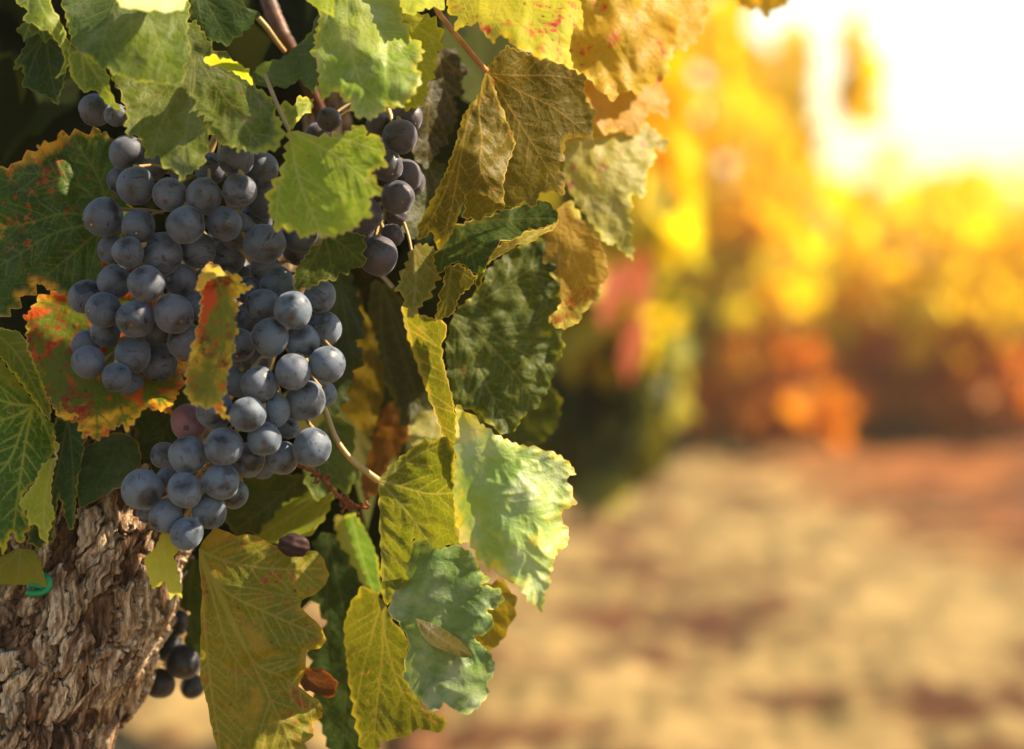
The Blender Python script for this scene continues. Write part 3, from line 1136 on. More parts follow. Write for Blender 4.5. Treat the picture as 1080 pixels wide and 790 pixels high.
# top leaf group
leaf('large glossy bright leaf at the top centre with a whitish sheen', [
    dict(poly=[(318, -60), (338, -5), (336, 20), (331, 42), (329, 60), (337, 72), (335, 95), (341, 106), (354, 95), (364, 107), (369, 110), (374, 123), (393, 126), (410, 113),
               (425, 113), (437, 100), (445, 84), (440, 66), (448, 55), (443, 45), (430, 33), (425, 18), (428, 4), (430, -60)],
         zc=[(385, -40, 10), (385, 30, -30), (335, 70, -34), (393, 126, -52), (445, 70, -40), (330, 0, -2), (425, 5, -6)], base=(372, -45),
         tips=[[(378, 0), (410, 45), (445, 62)], [(365, 10), (372, 60), (392, 124)], [(350, 0), (338, 40), (334, 70)], [(380, 20), (420, 75), (437, 100)]], teeth=(10, 2.2), res=1.5, quilt=1.6, wave=2.2)],
    leaf_mat((.17, .25, .03), (.34, .38, .08), (.42, .38, .03), (.40, .40, .12), 6, rough=.34, spec=.6, veinstr=.6, rim=(.5, .40, .06), sheen_dust=.25))
leaf('rounded yellow green leaf edge showing behind the glossy top leaf, above the small bunch', dict(
    poly=[(420, 15), (445, 14), (457, 18), (466, 30), (467, 45), (461, 60), (459, 75), (453, 86), (452, 96), (447, 106), (446, 113), (430, 116), (415, 108), (405, 60)],
    zc=[(420, 20, -8), (466, 40, -16), (446, 113, -30), (415, 100, -24)], base=(415, 10), tips=[(466, 45), (455, 85), (440, 114)], teeth=(8, 2.4), res=1.7, quilt=1.4),
    leaf_mat((.22, .24, .02), (.32, .31, .03), (.45, .36, .03), (.46, .40, .10), 5, veinstr=.6))
leaf('pale yellow scalloped leaf edge at the top, left of the red spotted leaf', dict(
    poly=[(405, -50), (418, -8), (426, 16), (440, 14), (449, 9), (466, 9), (472, -2), (470, -50)], zc=[(430, -40, -6), (440, 12, -30), (468, 5, -26)], base=(440, -50),
    tips=[(430, 10), (462, 8)], teeth=(9, 2), res=1.8), leaf_mat((.40, .42, .05), (.50, .48, .08), YEL, (.5, .46, .12), 4, veinstr=.5))
leaf('yellow leaf with clustered red spots hanging from the top edge', dict(
    poly=[(455, -70), (470, -10), (472, 12), (483, 19), (478, 34), (490, 27), (500, 27), (506, 19), (505, 28), (513, 38), (521, 46), (526, 36), (537, 42), (545, 52), (556, 53), (563, 58), (571, 64),
          (577, 60), (590, 66), (602, 73), (603, 66), (600, 54), (603, 36), (608, 26), (615, 32), (615, 20), (613, 4), (608, -70)],
    zc=[(530, -60, 20), (530, 0, -22), (478, 30, -30), (560, 55, -48), (602, 70, -40), (612, 10, -22)], base=(535, -60),
    tips=[[(545, -20), (565, 20), (592, 62)], [(530, -10), (522, 20), (519, 44)], [(505, -20), (490, 5), (479, 30)], [(570, -20), (595, 5), (612, 28)]], teeth=(9, 1.2), res=1.5, quilt=1.3),
    leaf_mat((.36, .33, .03), (.48, .40, .04), (.56, .38, .03), (.50, .40, .06), 6, rough=.5, spec=.25, spots=(.42, .03, .025), spot_amt=.62, veinstr=.5, trans=.45))
leaf('dark olive leaf underside with yellow veins, folded along its midrib on a red stalk', [
    dict(poly=[(513, 74), (506, 98), (488, 122), (481, 150), (471, 180), (461, 200), (450, 221), (441, 237), (440, 252), (448, 251), (456, 243), (459, 257), (464, 265), (469, 258), (477, 245), (487, 219),
               (492, 205), (500, 198), (510, 206), (521, 211), (532, 217), (531, 192), (536, 172), (544, 152), (541, 142), (532, 120), (526, 106), (521, 88)],
         zc=[(513, 74, -6), (480, 160, -14), (441, 245, -6), (464, 262, -14), (532, 215, -12), (543, 150, -2), (505, 160, -16)], base=(513, 74),
         tips=[[(498, 100), (487, 160), (478, 210), (466, 262)], [(498, 115), (470, 200), (445, 248)], [(505, 110), (508, 150), (507, 180), (528, 214)], [(520, 95), (534, 130), (541, 150)]],
         teeth=(8, 1.0), res=1.5, quilt=-1.4, vw=1.1)],
    leaf_mat((.10, .078, .008), (.165, .118, .011), (.42, .30, .03), (.44, .29, .05), 7, veinstr=.85, trans=.55, spots=(.25, .08, .02), spot_amt=.3, rim=(.62, .45, .08)),
    petiole=[(513, 75, -6, 3.2), (505, 66, -4, 3), (490, 48, 2, 3), (474, 28, 8, 3), (462, 12, 14, 3.4), (455, -10, 22, 3.6)], pmat=stem_red)
leaf('broad brown olive backlit leaf with orange veins and serrated right edge', dict(
    poly=[(513, 74), (523, 60), (535, 48), (551, 55), (575, 61), (600, 71), (619, 83), (616, 92), (618, 106), (630, 120), (624, 125), (626, 147), (615, 146), (600, 145), (596, 151), (595, 167), (588, 171),
          (591, 180), (599, 188), (595, 195), (596, 206), (583, 203), (571, 203), (566, 210), (568, 217), (551, 214), (535, 219), (518, 225), (503, 233), (488, 230), (495, 190), (505, 120)],
    zc=[(513, 74, 2), (619, 90, 18), (595, 205, 6), (490, 230, 4), (545, 140, 6), (626, 145, 18)], base=(516, 78),
    tips=[[(545, 95), (585, 115), (625, 146)], [(535, 110), (560, 150), (594, 204)], [(545, 80), (580, 80), (618, 86)], [(520, 110), (525, 170), (520, 222)]], teeth=(9, 1.6), res=1.5, quilt=-.8, vw=1.0),
    leaf_mat((.100, .078, .006), (.165, .122, .008), (.30, .19, .02), (.40, .24, .05), 7, veinstr=.8, trans=.6, spots=(.30, .10, .02), spot_amt=.25, rim=(.62, .44, .06)))
leaf('orange gold leaf with crimson flecks at the top right of the near foliage', dict(
    poly=[(585, -60), (600, 0), (600, 55), (606, 72), (618, 80), (628, 91), (638, 101), (645, 105), (655, 99), (665, 95), (673, 101), (682, 88), (690, 91), (705, 80), (706, 66), (712, 55), (716, 30), (700, -20), (690, -60)],
    zc=[(650, -50, 60), (605, 60, 40), (645, 104, 36), (710, 50, 66), (660, 30, 44)], base=(662, -55),
    tips=[[(655, 0), (640, 50), (644, 103)], [(660, 0), (680, 40), (704, 78)], [(640, -20), (615, 20), (604, 66)]], teeth=(10, 1.8), res=2.0, quilt=1.6, wave=2.5),
    leaf_mat((.46, .28, .03), (.56, .36, .035), (.58, .40, .04), (.60, .36, .06), 6, spots=(.45, .05, .02), spot_amt=.5, veinstr=.6, trans=.55))
leaf('pale orange leaf lobe against the bright background, rightmost at the top', dict(
    poly=[(660, -60), (668, 0), (690, 30), (706, 50), (720, 55), (732, 46), (742, 34), (746, 10), (742, -20), (735, -60)], zc=[(700, -50, 85), (710, 50, 72), (745, 5, 90)], base=(695, -60),
    tips=[(715, 52), (744, 15)], teeth=(10, 2.2), res=2.2), leaf_mat((.55, .30, .025), (.62, .36, .03), (.62, .40, .04), (.62, .40, .06), 6, veinstr=.5, trans=.6))
leaf('plain orange leaf tucked below the crimson flecked one', dict(
    poly=[(612, 70), (622, 120), (628, 132), (640, 142), (648, 138), (656, 137), (670, 145), (678, 132), (684, 118), (704, 122), (706, 104), (690, 75), (650, 60)],
    zc=[(640, 70, 82), (670, 142, 74), (700, 110, 90)], base=(640, 60), tips=[(668, 142), (640, 140), (702, 118)], teeth=(10, 1.8), res=2.2),
    leaf_mat((.40, .20, .02), (.52, .27, .025), (.58, .34, .03), (.56, .32, .05), 5, veinstr=.5, trans=.55))
leaf('blurred greenish beige leaf with pink tinge pointing down at the right', dict(
    poly=[(594, 150), (620, 147), (650, 142), (680, 128), (706, 150), (702, 160), (691, 156), (692, 166), (682, 182), (680, 210), (667, 206), (665, 235), (669, 262), (667, 275), (656, 266), (648, 256), (640, 259), (627, 240), (608, 215), (597, 195)],
    zc=[(620, 150, 66), (700, 150, 84), (666, 272, 56), (600, 200, 58), (650, 200, 58)], base=(618, 145), tips=[(698, 154), [(640, 190), (655, 230), (666, 272)], (680, 205), (625, 235)], teeth=(10, 1.8), res=2.0, quilt=1.6),
    leaf_mat((.26, .22, .06), (.34, .29, .08), (.48, .42, .06), (.42, .36, .12), 6, spots=(.34, .10, .06), spot_amt=.4, veinstr=.5, sheen_dust=.2))
leaf('dark crinkled leaf with curled yellow rims in the middle of the right foliage', [
    dict(poly=[(470, 240), (490, 234), (520, 226), (550, 216), (575, 210), (588, 222), (590, 234), (570, 242), (556, 243), (544, 252), (529, 255), (521, 264), (515, 276), (511, 287), (505, 307), (501, 300), (502, 289), (493, 283), (482, 276), (470, 282), (462, 290), (456, 275)],
         zc=[(470, 245, 22), (550, 218, 26), (588, 230, 8), (505, 305, -2), (480, 278, 6), (525, 262, 4)], base=(480, 238), tips=[(585, 231), [(495, 260), (505, 303)], (465, 284)], teeth=(9, 1.5), res=1.7, quilt=1.6, wave=2.2),
    dict(poly=[(521, 264), (530, 256), (544, 252), (556, 243), (571, 242), (589, 234), (583, 243), (570, 248), (560, 256), (546, 258), (538, 264), (527, 270), (514, 279), (516, 272)],
         zc=[(521, 264, 2), (556, 243, 4), (588, 235, 6), (545, 258, -5), (516, 277, -2)], base=(580, 238), tips=[(525, 267)], teeth=(7, .8), res=1.5, quilt=.5, nosec=True)],
    [leaf_mat(DK1, DK2, (.40, .30, .03), (.16, .16, .03), 4, veinstr=.5, rim=(.6, .42, .06)), leaf_mat((.20, .18, .05), (.30, .24, .06), (.55, .38, .05), (.4, .3, .1), 4, rim=(.65, .46, .08))],
    part_labels=[None, 'pale rolled rim'])
leaf('small folded leaf tip with scorched yellow border below the crinkled leaf', dict(
    poly=[(470, 282), (484, 278), (497, 287), (503, 292), (497, 302), (489, 308), (483, 316), (480, 328), (475, 333), (466, 336), (459, 341), (461, 325), (466, 305)],
    zc=[(475, 282, 8), (503, 291, -6), (476, 332, -4), (460, 340, 4)], base=(476, 283), tips=[(470, 335), (498, 294)], teeth=(7, 1.3), res=1.6),
    leaf_mat((.06, .06, .012), (.10, .09, .015), (.42, .26, .04), (.2, .17, .04), 5, rim=(.6, .42, .09), spots=(.2, .07, .02), spot_amt=.4))
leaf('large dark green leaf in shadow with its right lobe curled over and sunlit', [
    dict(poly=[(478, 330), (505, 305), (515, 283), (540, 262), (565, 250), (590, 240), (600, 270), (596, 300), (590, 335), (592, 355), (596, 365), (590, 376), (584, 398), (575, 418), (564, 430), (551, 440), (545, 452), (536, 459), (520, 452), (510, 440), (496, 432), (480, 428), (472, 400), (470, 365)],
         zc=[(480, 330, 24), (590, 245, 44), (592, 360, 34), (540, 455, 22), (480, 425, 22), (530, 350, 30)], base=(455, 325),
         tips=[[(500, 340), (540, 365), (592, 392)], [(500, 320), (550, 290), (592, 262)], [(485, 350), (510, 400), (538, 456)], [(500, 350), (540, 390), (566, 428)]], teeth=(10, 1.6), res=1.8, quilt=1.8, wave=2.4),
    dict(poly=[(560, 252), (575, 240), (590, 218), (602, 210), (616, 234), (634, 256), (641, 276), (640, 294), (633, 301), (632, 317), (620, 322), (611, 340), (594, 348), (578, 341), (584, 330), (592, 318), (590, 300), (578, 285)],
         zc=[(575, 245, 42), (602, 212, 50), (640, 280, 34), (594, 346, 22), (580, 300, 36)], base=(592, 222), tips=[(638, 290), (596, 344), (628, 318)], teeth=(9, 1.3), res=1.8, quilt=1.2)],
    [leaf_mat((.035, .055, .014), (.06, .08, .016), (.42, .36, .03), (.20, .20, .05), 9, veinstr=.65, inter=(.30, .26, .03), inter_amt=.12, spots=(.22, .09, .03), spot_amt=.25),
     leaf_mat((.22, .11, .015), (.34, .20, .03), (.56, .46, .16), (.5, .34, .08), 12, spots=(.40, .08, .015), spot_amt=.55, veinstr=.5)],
    part_labels=[None, 'curled over brown and cream lobe'])
leaf('small pale olive toothed leaf hanging point down left of the crinkled leaf', dict(
    poly=[(436, 260), (440, 257), (452, 258), (460, 264), (467, 271), (463, 281), (464, 293), (457, 303), (455, 313), (445, 321), (440, 330), (434, 337), (429, 328), (425, 319), (426, 312), (418, 307), (419, 299), (424, 287), (430, 272)],
    zc=[(438, 260, 14), (467, 275, 22), (434, 336, 2), (420, 304, 8)], base=(436, 258), tips=[(434, 335), (462, 292), (421, 303)], teeth=(7, 1.8), res=1.5, quilt=1.0),
    leaf_mat((.12, .12, .022), (.18, .16, .03), (.26, .20, .04), (.30, .26, .09), 4, veinstr=.6, spots=(.3, .1, .04), spot_amt=.3), petiole=[(436, 276, 14, 1.6), (431, 250, 18, 1.6), (425, 232, 22, 1.6)])
leaf('narrow leaf seen almost edge on with a scorched crinkly rim left of the shaded leaf', dict(
    poly=[(424, 322), (438, 330), (455, 335), (468, 338), (472, 350), (466, 362), (467, 378), (472, 400), (478, 422), (482, 450), (483, 480), (484, 520), (478, 505), (470, 472), (460, 440), (447, 405), (434, 368), (426, 340)],
    zc=[(424, 322, 28), (470, 345, 8), (484, 515, -14), (440, 380, 30), (475, 410, 0)], base=(424, 320), tips=[[(440, 380), (465, 450), (482, 515)]], teeth=(8, .8), res=1.5, quilt=1.0, wave=2.2),
    leaf_mat((.09, .10, .015), (.15, .14, .018), (.32, .24, .03), (.34, .28, .06), 4, veinstr=.7, rim=(.58, .42, .2), spots=(.2, .07, .02), spot_amt=.35))
leaf('sunlit pale green leaf with yellow patches folded over its dark underside at right centre', [
    dict(poly=[(399, 506), (410, 493), (422, 482), (436, 472), (449, 463), (455, 466), (460, 462), (472, 462), (480, 480), (480, 520), (481, 548), (485, 574), (473, 574), (463, 580), (449, 571), (436, 567), (434, 584), (429, 597), (429, 614), (418, 628), (409, 639), (403, 630), (402, 597), (400, 540)],
         zc=[(399, 506, 10), (450, 465, 12), (480, 480, -14), (484, 570, -16), (409, 636, 10), (440, 530, 6)], base=(399, 507),
         tips=[[(415, 498), (440, 480), (470, 466)], [(420, 512), (450, 520), (480, 520)], [(412, 520), (430, 540), (450, 568)], [(401, 550), (403, 590), (407, 632)]], teeth=(10, 1.0), res=1.6, quilt=-1.4),
    dict(poly=[(481, 425), (490, 432), (504, 443), (524, 459), (547, 469), (562, 471), (578, 475), (591, 480), (602, 489), (608, 500), (597, 504), (603, 515), (608, 532), (590, 541), (596, 552), (601, 565), (597, 578), (588, 580), (583, 597), (580, 612), (577, 625), (572, 645), (560, 637), (546, 617), (536, 613), (526, 606), (521, 600), (513, 600), (501, 585), (494, 571), (486, 574), (481, 548), (478, 525), (480, 480)],
         zc=[(481, 430, -14), (485, 570, -16), (540, 500, -30), (605, 500, -14), (572, 640, -44), (530, 560, -36), (600, 565, -22)], base=(479, 470),
         tips=[[(520, 490), (560, 500), (604, 512)], [(505, 515), (545, 560), (572, 640)], [(490, 500), (500, 550), (515, 598)], [(520, 478), (560, 482), (600, 492)], [(520, 520), (560, 545), (598, 572)]], teeth=(9, 1.6), res=1.5, quilt=1.8, wave=2.4)],
    [leaf_mat((.10, .12, .014), (.15, .16, .018), (.30, .26, .03), (.32, .28, .08), 4, veinstr=.75, trans=.5),
     leaf_mat((.20, .29, .11), (.33, .39, .19), (.50, .40, .03), (.17, .26, .09), 10, inter=(.52, .42, .03), inter_amt=.5, rough=.36, spec=.6, veinstr=.4, sheen_dust=.35, spots=(.3, .14, .05), spot_amt=.12, rim=(.5, .38, .06), trans=.3)],
    petiole=[(399, 507, 10, 4.2), (386, 497, 9, 3.6), (368, 482, 8, 3.3), (354, 462, 8, 3.2), (344, 436, 10, 3.2), (334, 410, 16, 3.2), (318, 370, 28, 3.2)], part_labels=['dull olive underside with pale veins', 'sunlit pale upper side with yellow patches'])
leaf('olive underside of a long leaf hanging at the bottom centre', dict(
    poly=[(404, 634), (411, 645), (416, 656), (424, 666), (432, 675), (430, 690), (428, 700), (428, 712), (436, 730), (443, 744), (455, 752), (470, 757), (471, 765), (462, 773), (450, 771), (441, 768), (432, 776), (418, 780), (403, 780), (397, 792), (380, 790), (372, 750), (367, 712), (362, 660), (370, 635), (380, 620), (395, 622)],
    zc=[(404, 634, 8), (365, 660, 34), (432, 676, 2), (470, 760, 14), (385, 790, 22), (410, 720, 12)], base=(404, 632), tips=[[(403, 690), (398, 740), (394, 790)], [(408, 680), (430, 740), (465, 765)], [(395, 660), (380, 720), (376, 760)]], teeth=(11, 1.4), res=1.8, quilt=-1.4),
    leaf_mat((.075, .085, .012), (.12, .12, .016), (.26, .21, .03), (.26, .20, .05), 5, veinstr=.45, trans=.42, spots=(.3, .13, .03), spot_amt=.25))
leaf('grey green leaf, pale sheen in its colour, at the bottom with cast shadow and a folded slit', [
    dict(poly=[(420, 600), (430, 578), (438, 568), (450, 571), (462, 576), (485, 576), (495, 580), (502, 590), (508, 603), (517, 609), (509, 617), (528, 621), (532, 632), (525, 641), (514, 643), (522, 657), (515, 667), (508, 671), (498, 670), (508, 680), (519, 691), (522, 704), (521, 713), (514, 718), (516, 732), (504, 747), (491, 754), (478, 748), (467, 741), (463, 750), (452, 749), (444, 740), (432, 727), (425, 711), (428, 695), (432, 675), (418, 655), (409, 642), (415, 625)],
         zc=[(410, 640, 6), (440, 572, 14), (530, 630, -6), (520, 700, -20), (490, 752, -34), (430, 715, -6), (470, 650, -6)], base=(409, 641),
         tips=[[(440, 650), (480, 670), (520, 695)], [(425, 660), (450, 710), (480, 748)], [(440, 630), (480, 625), (528, 628)], [(425, 620), (450, 595), (485, 580)]], teeth=(12, 1.3), res=1.6, quilt=1.8, wave=2.6),
    dict(poly=[(438, 652), (455, 657), (470, 664), (485, 675), (495, 686), (499, 692), (488, 694), (474, 688), (460, 683), (452, 678), (444, 668)],
         zc=[(440, 654, -9), (498, 691, -24), (460, 682, -19), (475, 668, -13)], base=(440, 654), tips=[(497, 691)], teeth=None, res=1.6, quilt=-.6, nosec=True)],
    [leaf_mat((.10, .16, .08), (.17, .23, .12), (.26, .30, .10), (.08, .13, .06), 4, rough=.38, spec=.55, veinstr=.45, sheen_dust=.3, rim=(.5, .42, .12), trans=.3),
     leaf_mat((.035, .03, .008), (.06, .045, .01), (.10, .08, .02), (.08, .06, .02), 2, trans=.15)], part_labels=[None, 'brownish folded slit'])
leaf('mustard yellow leaf with rust freckles hanging below the blue bunch', dict(
    poly=[(209, 579), (218, 566), (226, 556), (238, 560), (249, 565), (262, 564), (275, 567), (295, 578), (310, 577), (324, 579), (334, 582), (342, 590), (347, 606), (343, 618), (330, 628), (318, 633), (317, 640), (322, 646), (332, 654), (341, 665), (344, 675), (338, 684), (324, 686), (322, 696), (323, 704), (320, 713), (314, 724), (327, 733), (336, 738), (340, 748), (340, 757), (330, 763), (331, 776), (322, 784), (326, 800), (310, 815), (270, 818), (234, 800), (226, 780), (219, 745), (211, 714), (211, 680), (213, 629)],
    zc=[(209, 579, 4), (340, 600, 4), (340, 670, 0), (270, 800, -22), (215, 700, 2), (265, 670, -9), (335, 745, -6)], base=(209, 580),
    tips=[[(230, 620), (262, 690), (300, 770), (312, 812)], [(245, 594), (290, 600), (340, 600)], [(236, 622), (290, 650), (340, 672)], [(222, 620), (240, 680), (268, 720)], [(214, 640), (222, 720), (232, 790)], [(262, 690), (300, 715), (336, 745)]], teeth=(18, .6), res=1.7, quilt=-1.2, wave=1.6, vw=1.7),
    leaf_mat((.115, .125, .015), (.19, .17, .02), (.32, .20, .02), (.36, .28, .06), 9, inter=(.32, .20, .02), inter_amt=.5, spots=(.26, .06, .02), spot_amt=.5, veinstr=.6, trans=.45))
leaf('small two lobed lemon yellow leaf under the tip of the blue bunch', dict(
    poly=[(171, 562), (163, 578), (152, 590), (156, 606), (160, 621), (168, 619), (174, 612), (177, 622), (179, 633), (186, 626), (192, 632), (191, 616), (187, 600), (183, 586), (190, 580), (184, 570), (178, 560)],
    zc=[(172, 562, -14), (155, 600, -22), (180, 632, -26), (190, 582, -14)], base=(173, 561), tips=[(163, 618), (182, 630)], teeth=(9, .8), res=1.5),
    leaf_mat((.46, .42, .05), (.55, .48, .07), (.50, .36, .04), (.52, .46, .12), 3, veinstr=.5, trans=.5))

# left side
leaf('large dark green leaf with scorched yellow border behind the upper bunch at left', dict(
    poly=[(-40, 180), (0, 178), (12, 175), (24, 165), (37, 159), (40, 152), (52, 152), (60, 142), (76, 140), (92, 139), (106, 136), (118, 145), (130, 170), (140, 220), (120, 280), (100, 310), (75, 318), (45, 300), (28, 312), (18, 325), (0, 337), (-40, 350), (-60, 260)],
    zc=[(110, 220, 14), (0, 180, 14), (105, 138, 16), (-40, 260, 20), (0, 335, -4), (80, 315, 6), (45, 230, 8)], base=(118, 232),
    tips=[[(60, 245), (20, 268), (-50, 310)], [(70, 225), (30, 235), (-50, 250)], [(90, 200), (50, 185), (5, 182)], [(105, 190), (90, 165), (76, 143)], [(80, 265), (50, 290), (10, 328)]], teeth=(11, 3.0), res=1.7, quilt=1.6, wave=2.0),
    leaf_mat((.022, .052, .009), (.045, .085, .012), (.62, .28, .035), (.16, .19, .03), 12, spots=(.34, .04, .012), spot_amt=.45, veinstr=.6, rim=(.62, .42, .10), trans=.4))
leaf('green leaf burning to red and yellow at its edges, directly beneath the upper bunch', dict(
    poly=[(28, 333), (40, 315), (60, 305), (100, 298), (160, 300), (192, 330), (197, 372), (194, 392), (190, 412), (182, 426), (180, 437), (168, 433), (153, 430), (147, 438), (134, 454), (127, 447), (115, 456), (103, 465), (96, 460), (88, 461), (82, 446), (72, 444), (62, 440), (50, 420), (38, 395), (28, 365)],
    zc=[(40, 330, 20), (150, 305, 28), (195, 380, 18), (103, 462, -36), (180, 435, -30), (50, 425, -12), (110, 385, 8)], base=(80, 318),
    tips=[[(90, 360), (100, 410), (103, 460)], [(105, 350), (145, 395), (180, 432)], [(70, 360), (60, 400), (62, 436)], [(110, 340), (150, 360), (192, 385)], [(58, 330), (42, 350), (32, 362)], [(98, 365), (120, 410), (134, 450)]], teeth=(8, 2.2), res=1.5, quilt=1.3),
    leaf_mat((.07, .11, .012), (.13, .15, .016), (.86, .42, .05), (.14, .17, .02), 26, inter=(.62, .08, .014), inter_amt=1.0, spots=(.30, .02, .01), spot_amt=.75, veinstr=.75, rim=(.72, .48, .08), trans=.45))
leaf('narrow upright red and orange leaf with saw toothed yellow edge between the two bunches', [
    dict(poly=[(222, 276), (232, 283), (240, 287), (257, 293), (253, 299), (268, 303), (254, 310), (248, 316), (252, 328), (247, 333), (252, 353), (245, 357), (249, 366), (245, 375), (243, 386), (239, 398), (239, 411), (234, 421), (237, 432), (242, 444), (230, 436), (225, 430), (217, 430), (210, 426), (207, 431), (201, 424), (196, 416), (196, 398), (200, 375), (207, 350), (211, 330), (212, 308), (210, 296)],
         zc=[(222, 280, -34), (262, 303, -38), (248, 350, -42), (240, 440, -54), (200, 415, -48), (215, 345, -38)], base=(221, 282), tips=[[(234, 310), (236, 360), (224, 400), (216, 428)], [(240, 320), (246, 370), (238, 438)], [(238, 295), (262, 303)]], teeth=(7, 1.6), res=1.4, quilt=1.0),
    dict(poly=[(207, 300), (212, 286), (221, 276), (231, 281), (240, 290), (228, 292), (218, 297), (214, 306), (207, 307)], zc=[(222, 277, -34), (208, 304, -38), (238, 290, -40), (218, 292, -43)], base=(222, 278), tips=[(210, 303)], teeth=(7, 1), res=1.4, nosec=True)],
    [leaf_mat((.12, .13, .014), (.18, .16, .016), (.84, .46, .05), (.18, .19, .025), 22, inter=(.56, .06, .012), inter_amt=1.0, spots=(.18, .012, .008), spot_amt=.6, veinstr=.7, rim=(.68, .50, .12), trans=.45),
     leaf_mat((.50, .32, .06), (.60, .42, .10), (.62, .40, .08), (.5, .35, .1), 4, rim=(.6, .42, .16))], part_labels=[None, 'curled pale yellow tip'])
leaf('green leaf with bold pale branching veins at the left edge, yellow at its base', dict(
    poly=[(-40, 375), (0, 378), (14, 394), (28, 412), (42, 432), (57, 450), (56, 480), (46, 500), (24, 520), (26, 540), (34, 552), (28, 560), (22, 575), (12, 560), (4, 586), (-2, 572), (-40, 590)],
    zc=[(0, 380, -6), (55, 450, -2), (0, 580, -30), (-40, 480, -6), (25, 480, -14)], base=(35, 428),
    tips=[[(24, 450), (10, 485), (-20, 520)], [(12, 440), (-30, 450)], [(10, 425), (-30, 410)], [(28, 460), (22, 500), (14, 560)], [(44, 440), (54, 465)]], teeth=(9, 1.6), res=1.6, quilt=1.6, vw=1.7),
    leaf_mat((.045, .10, .012), (.08, .15, .016), (.42, .34, .03), (.34, .36, .05), 5, veinstr=.9, spots=(.35, .06, .03), spot_amt=.25, inter=(.4, .34, .03), inter_amt=.25))
leaf('olive folded leaf with a thin yellow edge slanting down at the far left', dict(
    poly=[(-30, 330), (0, 345), (10, 348), (22, 350), (30, 368), (40, 392), (48, 410), (55, 432), (52, 444), (42, 432), (28, 412), (14, 394), (0, 376), (-30, 350)],
    zc=[(-20, 340, -10), (25, 352, 4), (53, 440, -12), (14, 394, -18)], base=(-20, 338), tips=[[(15, 370), (35, 405), (52, 440)]], teeth=(8, .9), res=1.6),
    leaf_mat((.08, .11, .014), (.13, .15, .018), (.36, .30, .03), (.22, .22, .04), 3, rim=(.62, .48, .10)))
leaf('small curled yellow green leaf with a withered pink white edge left of the trunk', dict(
    poly=[(57, 456), (57, 470), (58, 482), (50, 487), (44, 490), (38, 507), (28, 520), (19, 531), (28, 538), (31, 555), (38, 552), (43, 566), (50, 575), (52, 560), (58, 543), (54, 527), (54, 512), (57, 495), (62, 475)],
    zc=[(57, 458, -8), (20, 532, -34), (50, 573, -30), (56, 515, -16)], base=(58, 462), tips=[[(52, 500), (46, 540), (48, 570)], (24, 530)], teeth=(8, 1.4), res=1.4),
    leaf_mat((.24, .27, .04), (.34, .33, .05), (.50, .40, .06), (.36, .35, .10), 3, rim=(.72, .48, .36), spots=(.4, .08, .04), spot_amt=.3))
leaf('long dark green leaf hanging straight down left of the trunk top', dict(
    poly=[(58, 440), (75, 442), (92, 450), (88, 475), (82, 505), (80, 530), (78, 557), (74, 560), (68, 545), (62, 520), (56, 570), (40, 578), (28, 572), (40, 530), (52, 480)],
    zc=[(70, 445, 10), (78, 555, -14), (35, 575, -10), (60, 500, -4)], base=(72, 440), tips=[(77, 555), [(60, 500), (42, 572)]], teeth=(11, 1.4), res=1.7),
    leaf_mat((.022, .05, .014), (.04, .075, .018), (.26, .22, .03), (.13, .15, .04), 3, rim=(.4, .3, .05)))
leaf('rounded dark green leaf just above the trunk with orange lower rim', dict(
    poly=[(82, 490), (88, 476), (101, 464), (115, 458), (130, 456), (146, 466), (149, 487), (140, 503), (126, 514), (106, 525), (84, 537), (80, 515)],
    zc=[(120, 458, 14), (84, 535, -10), (148, 490, 4), (110, 500, 0)], base=(128, 457), tips=[(84, 532), (95, 478), (142, 495)], teeth=(10, .8), res=1.7),
    leaf_mat((.028, .055, .024), (.045, .08, .03), (.24, .17, .03), (.10, .14, .05), 2.5, rim=(.42, .24, .04), veinstr=.4, sheen_dust=.12))
leaf('small dull yellow green leaf over the trunk beside the green tie', dict(
    poly=[(-20, 592), (0, 588), (18, 578), (36, 580), (43, 592), (50, 620), (36, 615), (20, 617), (0, 616), (-20, 620)], zc=[(20, 580, -2), (50, 618, -18), (-10, 618, -16)], base=(22, 578),
    tips=[(46, 616), (18, 616), (-15, 612)], teeth=(12, .6), res=1.7), leaf_mat((.17, .18, .02), (.26, .23, .025), (.38, .30, .03), (.30, .26, .05), 3, spots=(.4, .1, .03), spot_amt=.3))

# top left
leaf('broad green leaf across the upper left with finely toothed yellow lower edge', dict(
    poly=[(70, -60), (66, 5), (74, 40), (82, 55), (95, 62), (106, 73), (112, 70), (118, 78), (128, 79), (137, 83), (152, 87), (164, 86), (176, 89), (190, 88), (195, 80), (194, 70), (201, 60), (201, 48), (197, 38), (198, 25), (200, 10), (196, -60)],
    zc=[(135, -50, 10), (80, 50, -34), (150, 86, -54), (198, 50, -40), (140, 30, -38)], base=(140, -60), tips=[[(150, 0), (165, 40), (182, 86)], [(138, 0), (140, 50), (146, 86)], [(125, -10), (112, 30), (104, 70)], [(165, -10), (190, 20), (200, 50)]], teeth=(9, 1.5), res=1.6, quilt=1.4),
    leaf_mat((.045, .085, .012), (.10, .14, .018), (.34, .33, .03), (.20, .22, .05), 5, veinstr=.45, sheen_dust=.15, rim=(.42, .38, .04)))
leaf('overexposed white lit leaf edge touching the top border', dict(
    poly=[(112, -30), (120, -6), (128, 8), (140, 9), (152, 11), (166, 11), (180, 12), (192, 11), (198, 0), (200, -30)], zc=[(155, -28, -30), (155, 10, -72), (125, 4, -64), (195, 4, -64)], base=(155, -30),
    tips=[(140, 9), (180, 11)], teeth=(10, 1), res=1.8), leaf_mat((.6, .6, .42), (.7, .68, .5), (.7, .62, .3), (.7, .68, .5), 2, rough=.3, spec=.8, trans=.3, veinstr=.3))  # near-white tissue: the overexposed sunlight is put into the leaf colour
